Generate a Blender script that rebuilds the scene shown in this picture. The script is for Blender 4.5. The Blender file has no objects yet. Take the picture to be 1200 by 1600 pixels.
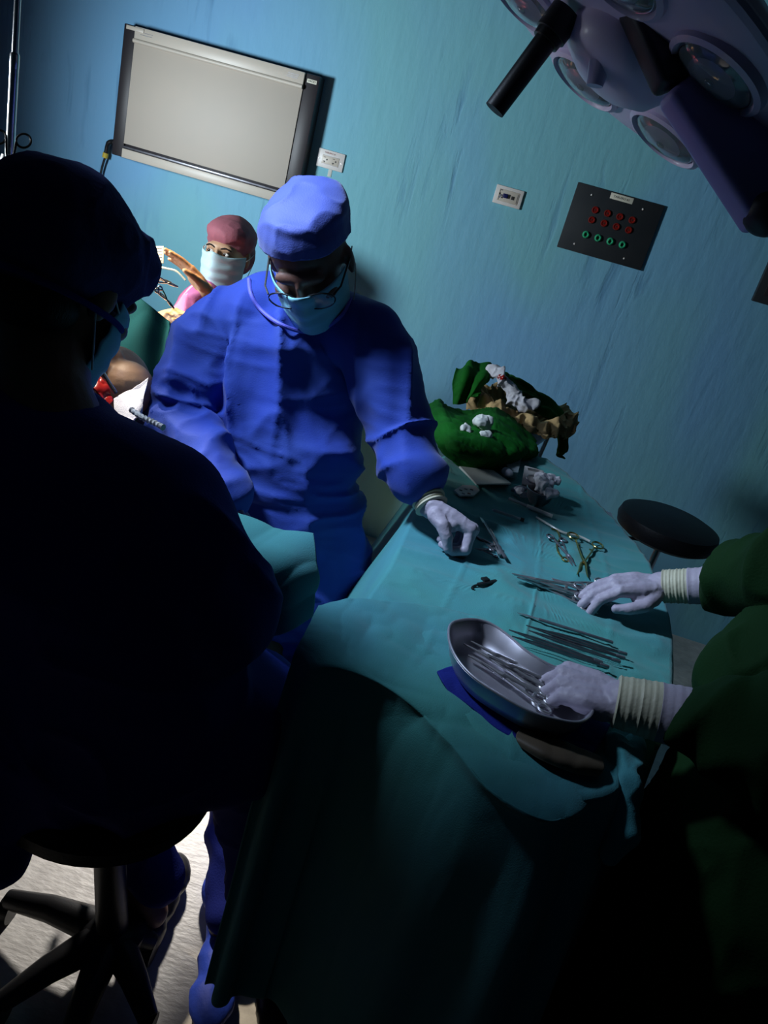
import bpy, bmesh, math, random
import numpy as np
from mathutils import Vector, Matrix, Quaternion
PI = math.pi
random.seed(7)
S = bpy.context.scene
COL = S.collection

# ------------------------------------------------------------------ camera
CAMH = 1.62
F, YAW, PITCH, ROLL = 1197.0, -.0868, .4115, .2751
def cam_axes():
    cy, sy = math.cos(YAW), math.sin(YAW)
    f = Vector((sy*math.cos(PITCH), cy*math.cos(PITCH), -math.sin(PITCH)))
    r = Vector((cy, -sy, 0)); u = r.cross(f)
    c, s = math.cos(ROLL), math.sin(ROLL)
    return r*c + u*s, u*c - r*s, f
CR, CU, CF = cam_axes()
CP = Vector((0, 0, CAMH))
cd = bpy.data.cameras.new('camera'); cam = bpy.data.objects.new('camera', cd); COL.objects.link(cam)
cd.lens = F/1600*36; cd.sensor_width = 36; cd.sensor_fit = 'AUTO'; cd.clip_start = .02
cam.matrix_world = Matrix(((CR.x, CU.x, -CF.x, 0), (CR.y, CU.y, -CF.y, 0), (CR.z, CU.z, -CF.z, CAMH), (0, 0, 0, 1)))
S.camera = cam

# ------------------------------------------------------------------ world, lights, exposure
S.view_settings.view_transform = 'Standard'; S.view_settings.look = 'None'
S.view_settings.gamma = 1; S.view_settings.use_curve_mapping = False; S.view_settings.exposure = 0
w = bpy.data.worlds.new('world'); S.world = w; w.use_nodes = True
w.node_tree.nodes['Background'].inputs[0].default_value = (.35, .5, 1, 1)
w.node_tree.nodes['Background'].inputs[1].default_value = .004
def light(name, kind, loc, target, power, color, **k):
    l = bpy.data.lights.new(name, kind); l.energy = power; l.color = color
    for a, v in k.items(): setattr(l, a, v)
    o = bpy.data.objects.new(name, l); COL.objects.link(o); o.location = loc
    d = Vector(target) - Vector(loc); o.rotation_euler = d.to_track_quat('-Z', 'Y').to_euler()
    return o
# theatre lamp over the patient: warm, tight; its two heads
light('operating_lamp', 'SPOT', (-1.9, 2.0, 2.5), (-1.15, 2.35, 1.24), 620, (1, .72, .38), spot_size=.36, spot_blend=.5, shadow_soft_size=.05)
light('operating_lamp_twin', 'SPOT', (-1.3, 1.75, 2.2), (-.66, 1.32, 1.12), 190, (1, .86, .66), spot_size=.24, spot_blend=.5, shadow_soft_size=.04)
# light scattered from the operating field, left of the frame
light('field_glow', 'SPOT', (-1.95, 1.75, 1.50), (-.25, 3.36, 1.45), 140, (.80, .92, 1), spot_size=2.15, spot_blend=1, shadow_soft_size=.14)
# blue-violet second lamp head, above the patient
light('ceiling_lamp', 'SPOT', (-1.12, 1.22, 2.12), (.0, 1.52, 1.06), 150, (.60, .76, 1), spot_size=.96, spot_blend=1, shadow_soft_size=.10)
# added unseen spot, no lamp stands there: brightens the floor round the stool
light('floor_fill_spot', 'SPOT', (-.56, 1.95, .62), (-.48, 1.08, 0), 52, (1, .94, .88), spot_size=1.0, spot_blend=.5, shadow_soft_size=.04)

# ------------------------------------------------------------------ picture point -> real point on a real plane
def ray(x, y): return CF + CR*((x-600)/F) - CU*((y-800)/F)
def onz(x, y, z): d = ray(x, y); return CP + d*((z-CAMH)/d.z)
def ony(x, y, Y): d = ray(x, y); return CP + d*(Y/d.y)
def onZ(x, y, Z): return CP + ray(x, y)*Z

# ------------------------------------------------------------------ materials
def rgb(*c): return tuple(((v/255)/12.92 if v/255 <= .04045 else ((v/255+.055)/1.055)**2.4) for v in c) + (1,)
def mat(name, col, rough=.6, metal=0, col2=None, nscale=20, bump=0, bscale=200, spec=.5, trans=0, sheen=0, coat=0, stretch=(1,1,1), bstretch=(1,1,1), emit=None, ior=1.45, detail=4, lo=.35, hi=.65):
    m = bpy.data.materials.new(name); m.use_nodes = True; nt = m.node_tree; N = nt.nodes; L = nt.links
    b = N['Principled BSDF']; b.inputs['Base Color'].default_value = col if len(col) == 4 else (*col, 1)
    b.inputs['Roughness'].default_value = rough; b.inputs['Metallic'].default_value = metal
    b.inputs['Specular IOR Level'].default_value = spec; b.inputs['Transmission Weight'].default_value = trans
    b.inputs['Sheen Weight'].default_value = sheen; b.inputs['Coat Weight'].default_value = coat; b.inputs['IOR'].default_value = ior
    tc = N.new('ShaderNodeTexCoord')
    def noise(sc, st, det):
        mp = N.new('ShaderNodeMapping'); mp.inputs['Scale'].default_value = st
        L.new(tc.outputs['Object'], mp.inputs['Vector'])
        n = N.new('ShaderNodeTexNoise'); n.inputs['Scale'].default_value = sc; n.inputs['Detail'].default_value = det
        L.new(mp.outputs[0], n.inputs['Vector']); return n
    if col2:
        n = noise(nscale, stretch, detail)
        r = N.new('ShaderNodeMapRange'); r.inputs[1].default_value = lo; r.inputs[2].default_value = hi
        L.new(n.outputs['Fac'], r.inputs[0])
        x = N.new('ShaderNodeMix'); x.data_type = 'RGBA'; x.inputs[6].default_value = col; x.inputs[7].default_value = col2
        L.new(r.outputs[0], x.inputs[0]); L.new(x.outputs[2], b.inputs['Base Color'])
    if bump:
        n = noise(bscale, bstretch, 3); bp = N.new('ShaderNodeBump'); bp.inputs['Strength'].default_value = bump; bp.inputs['Distance'].default_value = .002
        L.new(n.outputs['Fac'], bp.inputs['Height']); L.new(bp.outputs[0], b.inputs['Normal'])
    if emit:
        b.inputs['Emission Color'].default_value = emit[0]; b.inputs['Emission Strength'].default_value = emit[1]
    return m
M = {}
def wall_mat():
    m = bpy.data.materials.new('wall_paint'); m.use_nodes = True; nt = m.node_tree; N = nt.nodes; L = nt.links
    b = N['Principled BSDF']; b.inputs['Roughness'].default_value = .62; b.inputs['Specular IOR Level'].default_value = .25
    tc = N.new('ShaderNodeTexCoord')
    def nz(sc, st, det, dist=0):
        mp = N.new('ShaderNodeMapping'); mp.inputs['Scale'].default_value = st; L.new(tc.outputs['Object'], mp.inputs['Vector'])
        n = N.new('ShaderNodeTexNoise'); n.inputs['Scale'].default_value = sc; n.inputs['Detail'].default_value = det; n.inputs['Distortion'].default_value = dist
        L.new(mp.outputs[0], n.inputs['Vector']); return n.outputs['Fac']
    def ramp(src, a, z):
        r = N.new('ShaderNodeMapRange'); r.inputs[1].default_value = a; r.inputs[2].default_value = z; L.new(src, r.inputs[0]); return r.outputs[0]
    def mix(f, a, c, mode='MIX'):
        x = N.new('ShaderNodeMix'); x.data_type = 'RGBA'; x.blend_type = mode
        L.new(f, x.inputs[0])
        for i, v in ((6, a), (7, c)):
            if isinstance(v, tuple): x.inputs[i].default_value = v
            else: L.new(v, x.inputs[i])
        return x.outputs[2]
    base = mix(ramp(nz(1.1, (1, 1, .6), 2, .4), .42, .60), (.19, .44, .70, 1), (.20, .50, .58, 1))
    # trowel and damp streaks running down the plaster
    st = ramp(nz(9, (1.6, 1, .28), 6, .5), .57, .70)
    where = ramp(nz(1.8, (1, 1, .8), 2), .45, .6)
    mul = N.new('ShaderNodeMath'); mul.operation = 'MULTIPLY'; L.new(st, mul.inputs[0]); L.new(where, mul.inputs[1])
    m2 = N.new('ShaderNodeMath'); m2.operation = 'MULTIPLY'; m2.inputs[1].default_value = .55; L.new(mul.outputs[0], m2.inputs[0])
    c = mix(m2.outputs[0], base, (.09, .24, .44, 1))
    L.new(c, b.inputs['Base Color'])
    bp = N.new('ShaderNodeBump'); bp.inputs['Strength'].default_value = .55; bp.inputs['Distance'].default_value = .006
    ad = N.new('ShaderNodeMath'); ad.operation = 'SUBTRACT'; L.new(nz(14, (1.5, 1, .5), 5), ad.inputs[0]); L.new(m2.outputs[0], ad.inputs[1])
    L.new(ad.outputs[0], bp.inputs['Height']); L.new(bp.outputs[0], b.inputs['Normal'])
    return m
M['wall'] = wall_mat()
M['floor'] = mat('floor_vinyl', (.62, .60, .56, 1), .45, col2=(.50, .48, .45, 1), nscale=28, bump=1, bscale=34, bstretch=(1, 2.6, 1), detail=5)
M['ceiling'] = mat('ceiling_paint', (.12, .13, .15, 1), .8)
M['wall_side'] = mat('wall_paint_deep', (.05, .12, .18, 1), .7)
M['gown'] = mat('gown_blue', (.024, .058, .38, 1), .7, col2=(.032, .070, .34, 1), nscale=6, bump=.25, bscale=420, sheen=.1, spec=.2)
M['gown_trim'] = mat('gown_trim', (.13, .13, .62, 1), .6, bump=.2, bscale=300)
M['cap_blue'] = mat('cap_blue', (.05, .08, .36, 1), .65, bump=.3, bscale=400, sheen=.2)
M['navy'] = mat('navy_cloth', (.014, .024, .22, 1), .8, bump=.4, bscale=250, spec=.15)
M['cap_navy'] = mat('cap_navy', (.035, .038, .14, 1), .85, bump=.5, bscale=180, spec=.15)
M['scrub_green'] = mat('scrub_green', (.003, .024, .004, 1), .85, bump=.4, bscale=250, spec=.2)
M['pink'] = mat('pink_scrub', (.62, .17, .36, 1), .7, bump=.3, bscale=200)
M['pink_cap'] = mat('pink_cap', (.32, .10, .13, 1), .75, bump=.4, bscale=260)
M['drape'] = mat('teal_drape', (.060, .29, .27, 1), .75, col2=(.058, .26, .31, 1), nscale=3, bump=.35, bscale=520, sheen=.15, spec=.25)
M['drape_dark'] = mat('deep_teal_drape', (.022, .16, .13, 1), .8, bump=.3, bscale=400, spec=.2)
M['green'] = mat('green_towel', (.006, .105, .010, 1), .85, col2=(.005, .08, .009, 1), nscale=9, bump=.5, bscale=350, spec=.15)
M['tan'] = mat('tan_towel', (.52, .36, .17, 1), .85, col2=(.36, .25, .12, 1), nscale=16, bump=.5, bscale=300)
M['glove'] = mat('latex_glove', (.36, .32, .40, 1), .5, col2=(.40, .36, .44, 1), nscale=40, bump=.25, bscale=180, spec=.4)
M['cuff'] = mat('glove_cuff', (.54, .52, .38, 1), .55, col2=(.45, .43, .32, 1), nscale=30, stretch=(1, 1, 1), bump=.4, bscale=150)
M['mask'] = mat('mask_blue', (.22, .52, .62, 1), .7, col2=(.26, .56, .64, 1), nscale=12, bump=.4, bscale=90, bstretch=(.4, .4, 3))
M['mask_pale'] = mat('mask_pale', (.50, .72, .76, 1), .7, bump=.4, bscale=90, bstretch=(.4, .4, 3))
M['skin_dark'] = mat('skin_dark', (.16, .075, .055, 1), .48, col2=(.13, .06, .045, 1), nscale=30, bump=.25, bscale=160)
M['skin_brown'] = mat('skin_brown', (.30, .15, .085, 1), .5, col2=(.26, .12, .07, 1), nscale=30, bump=.25, bscale=160)
M['skin_tan'] = mat('skin_tan', (.50, .30, .18, 1), .5, col2=(.44, .25, .15, 1), nscale=30, bump=.2, bscale=160)
M['hair'] = mat('hair_black', (.006, .005, .005, 1), .6, bump=.8, bscale=120, bstretch=(3, 3, .4))
M['eye_white'] = mat('eye_white', (.75, .72, .68, 1), .3)
M['iris'] = mat('iris_dark', (.015, .008, .005, 1), .2)
M['black'] = mat('black_plastic', (.008, .008, .009, 1), .42, bump=.1, bscale=300)
M['matte_black'] = mat('black_vinyl', (.005, .005, .006, 1), .5, bump=.3, bscale=160, spec=.3)
M['chrome'] = mat('chrome', (.70, .70, .72, 1), .22, 1, col2=(.6, .6, .62, 1), nscale=30)
M['steel'] = mat('instrument_steel', (.58, .57, .58, 1), .32, .85, col2=(.48, .47, .50, 1), nscale=60)
M['steel_dark'] = mat('dull_steel', (.26, .26, .29, 1), .38, .8, col2=(.18, .18, .21, 1), nscale=60)
M['tray'] = mat('tray_steel', (.62, .60, .66, 1), .36, .75, col2=(.52, .50, .57, 1), nscale=18, bump=.08, bscale=40)
M['gold_steel'] = mat('gilt_handle', (.60, .45, .16, 1), .25, 1)
M['white_plastic'] = mat('white_plastic', (.72, .69, .66, 1), .4)
M['screen'] = mat('viewer_screen', (.50, .44, .37, 1), .55, col2=(.47, .42, .36, 1), nscale=3)
M['rail'] = mat('viewer_rail', (.58, .52, .44, 1), .4)
M['viewer_side'] = mat('viewer_side', (.022, .018, .022, 1), .45, bump=.1, bscale=300)
M['panel'] = mat('panel_steel', (.035, .04, .045, 1), .5, col2=(.028, .034, .04, 1), nscale=14, metal=.3)
M['red'] = mat('red_socket', (.22, .012, .008, 1), .28, coat=.5)
M['sgreen'] = mat('green_terminal', (.03, .42, .20, 1), .35, coat=.3)
M['label'] = mat('paper_label', (.72, .70, .58, 1), .6)
M['ink'] = mat('ink', (.02, .02, .02, 1), .6)
M['ink_red'] = mat('ink_red', (.25, .03, .03, 1), .6)
M['blue_plug'] = mat('blue_plug', (.01, .012, .09, 1), .4)
M['lilac'] = mat('lamp_shell', (.68, .57, .78, 1), .45, coat=.1, col2=(.64, .54, .75, 1), nscale=4)
M['lilac_dark'] = mat('lamp_arm', (.34, .27, .60, 1), .45)
M['lamp_black'] = mat('lamp_band', (.012, .010, .022, 1), .5)
M['lens'] = mat('lamp_lens', (.55, .60, .62, 1), .06, trans=.75, ior=1.45)
M['reflector'] = mat('lamp_reflector', (.42, .42, .48, 1), .25, 1)
M['gauze'] = mat('gauze', (.62, .62, .68, 1), .9, col2=(.52, .52, .60, 1), nscale=50, bump=.8, bscale=500)
M['blood'] = mat('blood', (.35, .012, .01, 1), .3, col2=(.22, .006, .006, 1), nscale=30)
M['paper'] = mat('packet_paper', (.58, .60, .56, 1), .7, bump=.3, bscale=80)
M['blister'] = mat('blister', (.45, .52, .55, 1), .2, trans=.3)
M['glass'] = mat('spectacle_glass', (.9, .9, .95, 1), .03, trans=.95, ior=1.2)
M['yellow'] = mat('yellow_tape', (.6, .45, .05, 1), .5)
M['brown_pack'] = mat('brown_wrap', (.10, .075, .05, 1), .6, bump=.4, bscale=60)
M['basin'] = mat('basin_enamel', (.10, .16, .24, 1), .3, .6)
M['shoe_blue'] = mat('shoe_cover', (.03, .08, .62, 1), .6, bump=.5, bscale=120)
M['tube'] = mat('clear_tube', (.72, .72, .66, 1), .2, trans=.3)

# ------------------------------------------------------------------ noise in numpy
_rng = np.random.RandomState(3); _T = _rng.rand(32, 32, 32)
def vn(p):
    i = np.floor(p).astype(int); f = p - i; f = f*f*(3-2*f); r = 0
    for a in (0, 1):
        for b in (0, 1):
            for c in (0, 1):
                wt = (f[:, 0] if a else 1-f[:, 0])*(f[:, 1] if b else 1-f[:, 1])*(f[:, 2] if c else 1-f[:, 2])
                r = r + wt*_T[(i[:, 0]+a) % 32, (i[:, 1]+b) % 32, (i[:, 2]+c) % 32]
    return r
def ridge(p, k=2.0):
    return (1-np.abs(2*vn(p)-1))**k
def fold(P, scale, warp=.6, k=2.5, off=0):
    q = P*np.array(scale)+off
    wv = np.stack([vn(P*3+11+off), vn(P*3+37+off), vn(P*3+71+off)], 1)-.5
    return ridge(q+wv*warp*3, k) + .45*ridge(q*2.1+5+wv*warp*4, k)

# ------------------------------------------------------------------ object helpers
def link(name, me, m=None, parent=None):
    o = bpy.data.objects.new(name, me); COL.objects.link(o)
    if m is not None and not me.materials: me.materials.append(M[m] if isinstance(m, str) else m)
    if parent is not None: o.parent = parent
    return o
def smooth(me, ang=None):
    for p in me.polygons: p.use_smooth = True
    if ang is not None:
        try: me.set_sharp_from_angle(angle=ang)
        except Exception: pass
def tag(o, label, cat, group=None, kind=None):
    if label: o['label'] = label
    if cat: o['category'] = cat
    if group: o['group'] = group
    if kind: o['kind'] = kind
    return o
def thing(name, loc=(0, 0, 0), label=None, cat=None, rot=None, group=None):
    o = bpy.data.objects.new(name, None); COL.objects.link(o); o.empty_display_size = .05
    mw = Matrix.Translation(Vector(loc))
    if rot is not None: mw = mw @ rot.to_4x4()
    o.matrix_world = mw
    return tag(o, label, cat, group)
def child(o, root):   # parent keeping world coordinates of the mesh data
    o.parent = root; o.matrix_parent_inverse = root.matrix_world.inverted(); return o
class B:
    """collects shapes in one bmesh"""
    def __init__(s): s.bm = bmesh.new()
    def _x(s, vs, mx):
        if mx is not None: bmesh.ops.transform(s.bm, matrix=mx, verts=vs)
    def box(s, c, d, bev=0, mx=None, seg=2):
        r = bmesh.ops.create_cube(s.bm, size=1); vs = r['verts']
        for v in vs: v.co = Vector((v.co.x*d[0]+c[0], v.co.y*d[1]+c[1], v.co.z*d[2]+c[2]))
        if bev:
            es = list({e for v in vs for e in v.link_edges})
            g = bmesh.ops.bevel(s.bm, geom=es, offset=bev, segments=seg, profile=.5, affect='EDGES')
            vs = list({v for f in g['faces'] for v in f.verts} | {v for v in vs if v.is_valid})
        s._x(vs, mx); return s
    def ell(s, c, r, mx=None, rot=None, seg=24):
        g = bmesh.ops.create_uvsphere(s.bm, u_segments=seg, v_segments=seg//2+2, radius=1)
        for v in g['verts']:
            p = Vector((v.co.x*r[0], v.co.y*r[1], v.co.z*r[2]))
            if rot is not None: p = rot @ p
            v.co = p + Vector(c)
        s._x(g['verts'], mx); return s
    def lathe(s, prof, seg=32, mx=None, cap=True):
        rings = []
        for (r, z) in prof:
            rings.append([s.bm.verts.new((r*math.cos(2*PI*i/seg), r*math.sin(2*PI*i/seg), z)) for i in range(seg)])
        for a, b in zip(rings, rings[1:]):
            for i in range(seg): s.bm.faces.new((a[i], a[(i+1) % seg], b[(i+1) % seg], b[i]))
        if cap:
            if prof[0][0] > 1e-6: s.bm.faces.new(rings[0][::-1])
            if prof[-1][0] > 1e-6: s.bm.faces.new(rings[-1])
        s._x([v for r in rings for v in r], mx); return s
    def tube(s, pts, rad, seg=10, closed=False, flat=1.0, mx=None, nrm=None):
        pts = [Vector(p) for p in pts]; n = len(pts)
        rad = rad if isinstance(rad, (list, tuple)) else [rad]*n
        rings = []; prev = Vector(nrm) if nrm else None
        for i, p in enumerate(pts):
            if closed: t = pts[(i+1) % n]-pts[i-1]
            else: t = pts[min(i+1, n-1)]-pts[max(i-1, 0)]
            t.normalize()
            if prev is None:
                prev = t.orthogonal()
            a = (prev - t*prev.dot(t)).normalized(); b = t.cross(a); prev = a
            rings.append([s.bm.verts.new(p+(a*math.cos(2*PI*k/seg)*flat+b*math.sin(2*PI*k/seg))*rad[i]) for k in range(seg)])
        m = n if closed else n-1
        for i in range(m):
            a, b = rings[i], rings[(i+1) % n]
            for k in range(seg): s.bm.faces.new((a[k], a[(k+1) % seg], b[(k+1) % seg], b[k]))
        if not closed:
            s.bm.faces.new(rings[0][::-1]); s.bm.faces.new(rings[-1])
        s._x([v for r in rings for v in r], mx); return s
    def rings(s, rg, seg=32):
        """rg: list of (centre, ax, ay) where ax, ay are half-axis vectors; closed loft"""
        R_ = []
        for c, ax, ay in rg:
            c, ax, ay = Vector(c), Vector(ax), Vector(ay)
            R_.append([s.bm.verts.new(c+ax*math.cos(2*PI*k/seg)+ay*math.sin(2*PI*k/seg)) for k in range(seg)])
        for a, b in zip(R_, R_[1:]):
            for k in range(seg): s.bm.faces.new((a[k], a[(k+1) % seg], b[(k+1) % seg], b[k]))
        s.bm.faces.new(R_[0][::-1]); s.bm.faces.new(R_[-1]); return s
    def chain(s, pts, rad, seg=16):
        pts = [Vector(p) for p in pts]
        for p, r in zip(pts, rad): s.ell(p, (r, r, r), seg=seg)
        for (p, r), (q, t) in zip(zip(pts, rad), zip(pts[1:], rad[1:])):
            d = q-p
            if d.length < 1e-5: continue
            a = d.orthogonal().normalized(); b = d.normalized().cross(a)
            s.rings([(p, a*r, b*r), (q, a*t, b*t)], seg)
        return s
    def build(s, name, m, parent=None, sm=True, ang=.7):
        bmesh.ops.recalc_face_normals(s.bm, faces=s.bm.faces)
        me = bpy.data.meshes.new(name); s.bm.to_mesh(me); s.bm.free()
        if sm: smooth(me, ang)
        return link(name, me, m, parent)
    def blob(s, name, m, parent=None, voxel=.008, it=4, disp=None, world=False):
        """union of everything as ONE continuous surface (voxel remesh), smoothed, optionally displaced"""
        bmesh.ops.recalc_face_normals(s.bm, faces=s.bm.faces)
        me = bpy.data.meshes.new(name); s.bm.to_mesh(me); s.bm.free()
        o = bpy.data.objects.new(name, me); COL.objects.link(o)
        r = o.modifiers.new('r', 'REMESH'); r.mode = 'VOXEL'; r.voxel_size = voxel
        if it:
            k = o.modifiers.new('s', 'SMOOTH'); k.factor = .5; k.iterations = it
        dg = bpy.context.evaluated_depsgraph_get(); ev = o.evaluated_get(dg)
        nm = bpy.data.meshes.new_from_object(ev); bpy.data.objects.remove(o); bpy.data.meshes.remove(me)
        nm.name = name
        if disp is not None:
            n = len(nm.vertices); P = np.empty(n*3); nm.vertices.foreach_get('co', P); P = P.reshape(-1, 3)
            Nn = np.empty(n*3); nm.vertices.foreach_get('normal', Nn); Nn = Nn.reshape(-1, 3)
            P = P + Nn*disp(P, Nn)[:, None]; nm.vertices.foreach_set('co', P.ravel()); nm.update()
        smooth(nm); nm.materials.clear(); nm.materials.append(M[m])
        o = bpy.data.objects.new(name, nm); COL.objects.link(o)
        if parent is not None:
            if world: child(o, parent)
            else: o.parent = parent
        return o
def cr(p, t):
    """Catmull-Rom through the rows of p (n,...) at t in 0..1"""
    p = np.asarray(p, float); n = len(p); x = t*(n-1); i = min(int(x), n-2); f = x-i
    a, b, c, d = p[max(i-1, 0)], p[i], p[i+1], p[min(i+2, n-1)]
    return .5*((2*b)+(-a+c)*f+(2*a-5*b+4*c-d)*f*f+(-a+3*b-3*c+d)*f**3)
def path(pts, n): return [Vector(cr(pts, i/(n-1))) for i in range(n)]
def sheet(name, m, rows, nu, nv, parent=None, disp=None, thick=0, world=False):
    """cloth through rows of control points, given thickness by a real second side"""
    rows = [np.array([tuple(v) for v in r], float) for r in rows]
    G = np.array([[cr([cr(r, u/(nu-1)) for r in rows], v/(nv-1)) for u in range(nu)] for v in range(nv)])
    du = np.gradient(G, axis=1); dv = np.gradient(G, axis=0); Nn = np.cross(du, dv); Nn /= np.linalg.norm(Nn, axis=2, keepdims=True)+1e-9
    if disp is not None:
        uu, vv = np.meshgrid(np.linspace(0, 1, nu), np.linspace(0, 1, nv))
        G = G + Nn*disp(G.reshape(-1, 3), uu.ravel(), vv.ravel()).reshape(nv, nu, 1)
    vs = [tuple(v) for v in G.reshape(-1, 3)]; fs = [(j*nu+i, j*nu+i+1, (j+1)*nu+i+1, (j+1)*nu+i) for j in range(nv-1) for i in range(nu-1)]
    me = bpy.data.meshes.new(name); me.from_pydata(vs, [], fs); me.update(); smooth(me)
    o = link(name, me, m)
    if thick:
        k = o.modifiers.new('thick', 'SOLIDIFY'); k.thickness = thick; k.offset = 0
    if parent is not None:
        if world: child(o, parent)
        else: o.parent = parent
    return o
def text(name, body, m, size, mx, parent=None, sx=1):
    c = bpy.data.curves.new(name, 'FONT'); c.body = body; c.size = size; c.align_x = 'CENTER'; c.align_y = 'CENTER'; c.extrude = .0002
    o = bpy.data.objects.new(name, c); COL.objects.link(o)
    dg = bpy.context.evaluated_depsgraph_get(); me = bpy.data.meshes.new_from_object(o.evaluated_get(dg)); bpy.data.objects.remove(o)
    me.transform(mx @ Matrix.Diagonal((sx, 1, 1, 1))); me.materials.clear(); return link(name, me, m, parent)
def basis(x, z):
    x = Vector(x).normalized(); z = Vector(z); z = (z-x*z.dot(x)).normalized(); y = z.cross(x)
    return Matrix((x, y, z)).transposed()

# ================================================================== ROOM
WY = 3.364
def slab(name, x0, x1, y0, y1, z0, z1, m):
    o = B().box(((x0+x1)/2, (y0+y1)/2, (z0+z1)/2), (x1-x0, y1-y0, z1-z0)).build(name, m, sm=False)
    o['kind'] = 'structure'; return o
slab('floor', -3.2, 2.6, -1.2, WY+.1, -.1, 0, 'floor')
slab('wall_back', -3.2, 2.6, WY, WY+.1, 0, 3.0, 'wall')
slab('wall_left', -3.3, -3.2, -1.2, WY+.1, 0, 3.0, 'wall_side')
slab('wall_right', 2.6, 2.7, -1.2, WY+.1, 0, 3.0, 'wall_side')
slab('ceiling', -3.3, 2.7, -1.3, WY+.1, 3.0, 3.1, 'ceiling')
slab('wall_front', -3.3, 2.7, -1.3, -1.2, 0, 3.0, 'wall_side')
#slab('baseboard_back', -3.2, 2.6, WY-.012, WY, 0, .09, 'panel')

# wall fittings use local axes: x right, z up, -y out of the wall
WM = Matrix.Rotation(PI/2, 4, 'X')     # text plane -> wall plane facing -y
def xray_viewer():
    x0, z1, wd, h = -1.819, CAMH+.2412, .8295, .4895
    r = thing('light_box', (x0+wd/2, WY, z1-h/2), 'switched-off beige X-ray viewing box on the wall, with dark side panels', 'light box')
    W, Hh = wd/2, h/2; sp = .052; D = .07
    B().box((0, -D/2+.005, 0), (wd-.01, D-.012, h-.006), .003).build('housing', 'viewer_side', r)
    B().box((-W+sp/2, -D/2, 0), (sp, D, h), .004).build('side_panel', 'viewer_side', r)
    B().box((W-sp/2-.004, -D/2, 0), (sp+.008, D, h), .004).build('side_panel', 'viewer_side', r)
    iw = wd-2*sp-.008
    B().box((-.004, -D-.001, .01), (iw, .006, h-.09), .001).build('screen', 'screen', r)
    top = B().box((-.004, -D-.003, Hh-.024), (iw, .016, .046), .003); o = top.build('top_rail', 'rail', r)
    rr = B(); rr.tube([(-iw/2-.004, -D-.012, Hh-.052), (iw/2-.004, -D-.012, Hh-.052)], .008, 12).build('film_roller', 'rail', r)
    B().box((-.004, -D-.002, -Hh+.042), (iw, .005, .008), .001).build('dark_strip', 'steel_dark', r)  # thin dark strip above the bottom rail
    B().box((-.004, -D-.004, -Hh+.018), (iw, .018, .036), .003).build('bottom_rail', 'rail', r)
    B().box((-W+.055, -D-.013, Hh-.012), (.075, .004, .014), .001).build('name_plate', 'rail', r)
    p = B().box((W-.029, -D-.002, Hh-.025), (.040, .002, .014), .0005).build('label_plate', 'label', r)
    text('lettering', 'VACIO', 'ink', .010, Matrix.Translation((W-.029, -D-.0035, Hh-.025)) @ WM, p)
    for k in range(3):
        B().box((.31-.002*k, -D-.0118, Hh-.016-.006*k), (.045, .0008, .0016)).build('printed_line', 'steel_dark', o, sm=False)
    for k in range(2):
        B().box((-.31-.002*k, -D-.0118, Hh-.018-.008*k), (.05, .0008, .0016)).build('printed_line', 'steel_dark', o, sm=False)
    B().tube(path([(-W, -.03, -Hh+.03), (-W-.02, -.03, -Hh+.045), (-W-.042, -.03, -Hh+.03), (-W-.05, -.025, -Hh-.02)], 14), [.013]*5+[.011]*4+[.009]*5, 10).build('plug', 'black', r)
    B().tube([(-W-.049, -.026, -Hh-.005), (-W-.052, -.025, -Hh-.025)], .0125, 12).build('cord_collar', 'yellow', r)
    B().tube(path([(-W-.051, -.025, -Hh-.02), (-W-.07, -.02, -Hh-.12), (-W-.085, -.015, -Hh-.4), (-W-.08, -.015, -Hh-.95)], 30), .005, 8).build('cord', 'black', r)
xray_viewer()

def duplex():
    r = thing('wall_socket', (-.956+.057, WY, CAMH-.0034-.035), 'white double mains socket plate right of the X-ray box', 'socket')
    B().box((0, -.004, 0), (.114, .008, .070), .003).build('plate', 'white_plastic', r)
    B().box((0, -.0085, -.003), (.072, .003, .034), .001).build('socket_face', 'rail', r)
    for s in (-1, 1):
        b = B(); b.box((s*.019-.006, -.0102, .006), (.0078, .001, .0022)); b.box((s*.019-.006, -.0102, -.010), (.0085, .001, .003)); b.box((s*.019-.006, -.0102, -.013), (.002, .001, .005))
        b.lathe([(.0001, 0), (.003, 0), (.003, .001), (.0001, .001)], 12, Matrix.Translation((s*.019+.004, -.0099, -.002)) @ WM)
        b.build('socket_holes', 'ink', r, sm=False)
        B().lathe([(.0001, 0), (.003, 0), (.0025, .0012), (.0001, .0015)], 12, Matrix.Translation((s*.048, -.0078, -.003)) @ WM).build('screw', 'steel', r)
    B().box((0, -.0098, .0135), (.062, .0006, .0012)).build('upper_groove', 'steel_dark', r, sm=False)
    B().box((0, -.0098, -.0195), (.062, .0006, .0012)).build('lower_groove', 'steel_dark', r, sm=False)
    text('lettering', 'TABLERO #1', 'ink_red', .0085, Matrix.Translation((-.006, -.0085, .024)) @ WM, r)
    B().box((.006, -.001, -.048), (.016, .002, .03), .0005).build('tape', 'paper', r)
duplex()
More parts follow.
